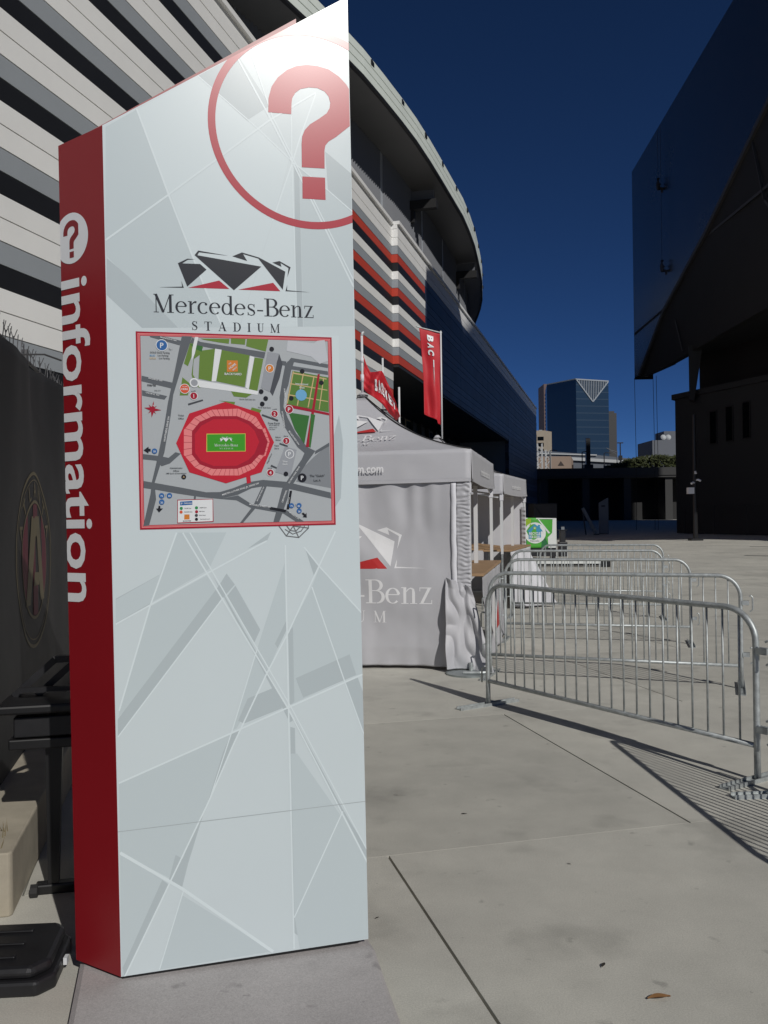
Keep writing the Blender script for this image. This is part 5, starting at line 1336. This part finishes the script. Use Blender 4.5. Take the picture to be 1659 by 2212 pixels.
MB().beam((0, 0, .1), (-.95, 0, 1.95), .2, .22, 'sign_far').build('beam', ln); MB().beam((-.95, .1, 1.9), (-.7, .1, .0), .08, .08, 'black_paint').build('prop', ln); MB().box(-.15, .2, -.15, .15, 0, .08, 'black_paint').build('shoe', ln)
cn = empty('steel_container', (10.8, 59, 0), label='dark steel container standing in the shade by the striped stadium', cat='container')
MB().box(-.75, .8, 0, 2.4, .08, 2.22, 'dark_tower').build('body', cn); MB().box(-.79, .84, -.04, 2.44, 2.221, 2.28, 'stadium_wall').build('rim', cn)
for x in (-.6, .6): MB().box(x - .08, x + .08, .1, 2.3, 0, .079, 'black_paint').build('skid', cn)
MB().beam((-.7, -.03, 2.1), (.7, -.03, .3), .04, .06, 'stadium_wall').build('brace', cn)
cpz = empty('camera_pole', (17.3, 48.9, 0), label='dark pole with white security cameras and a white box near the angular stadium', cat='pole')
MB().tube([(0, 0, .12), (0, 0, 7.0)], [.14, .09], 'black_paint', 10).build('shaft', cpz); MB().box(-.32, .32, -.32, .32, 0, .119, 'black_paint').build('base', cpz)
MB().box(-.42, -.10, -.2, .12, 2.6, 2.95, 'white_strap').build('junction_box', cpz)
for x, z in ((.14, 3.35), (-.14, 3.2)): MB().tube([(0, -.05, z), (x, -.12, z + .03), (x + .12 * (1 if x > 0 else -1), -.2, z - .04)], [.03, .06, .06], 'white_strap', 8).build('camera', cpz)
MB().tube([(0, -.1, 3.85), (0, -.16, 3.72)], [.05, .07], 'white_strap', 8).build('camera', cpz)
for k, (x0, y0, x1, y1, lab) in enumerate(((16.5, 39.7, 17.8, 39.0, 'dark trench drain slot close to the shadow edge'), (13.1, 32.0, 13.9, 31.4, 'dark trench drain slot out in the sunlit plaza'))):
    a = Vector((x0, y0, 0)); b = Vector((x1, y1, 0)); dr = empty('drain', a, label=lab, cat='drain', group='drain slots')
    MB().beam((0, 0, .006), (b - a) + Vector((0, 0, .006)), .16, .006, 'black_paint').build('grate', dr); MB().beam((0, 0, .003), (b - a) + Vector((0, 0, .003)), .24, .004, 'steel_plate').build('frame', dr)
# site fence panels along the far wall base
sf = empty('mesh_fence', (22.3, 60.0, 0), rz=math.atan2(-.95, .313), label='thin grey mesh fence along the foot of the angular stadium', cat='fence')
for k in range(6): MB().tube([(-4 + k * 3.2, .9, 0), (-4 + k * 3.2, .9, 2.05)], .03, 'stadium_wall', 6).build('post', sf)
MB().tube([(-4, .9, 2.03), (12, .9, 2.03)], .02, 'stadium_wall', 6).build('rail', sf)
# bits on the ground
def leaf(x, y, s, m, rz, lab, cat):
    mb = MB(); mb.grid(lambda u, v: ((u - .5) * s, (v - .5) * s * .34 * math.sin(math.pi * min(.98, max(.04, u))), .002 + s * .12 * (abs(v - .5) + .3 * math.sin(u * 4))), 8, 4, m)
    o = mb.build('leaf', loc=(x, y, .002)); o.rotation_euler = (0, 0, rz); tag(o, lab, cat, 'fallen bits on the concrete')
leaf(.915, 3.0, .085, 'leaf_brown', .2, 'dry orange brown leaf on the bare concrete', 'leaf')
for x, y, s, rz, lab in ((.78, 3.22, .06, 1.1, 'thin dark twig lying beside the orange leaf'), (.42, 4.86, .05, .15, 'small dark scrap between the totem and the slanted barrier'), (.85, 4.15, .03, -.5, 'tiny dark chip on the pale saw-cut joint slab'), (-.05, 3.62, .035, .8, 'dark crumb near the foot of the totem plinth'), (1.15, 6.3, .03, .6, 'tiny dark scrap under the slanted barrier shadow tip')):
    leaf(x, y, s * .65, 'litter', rz, lab, 'litter')
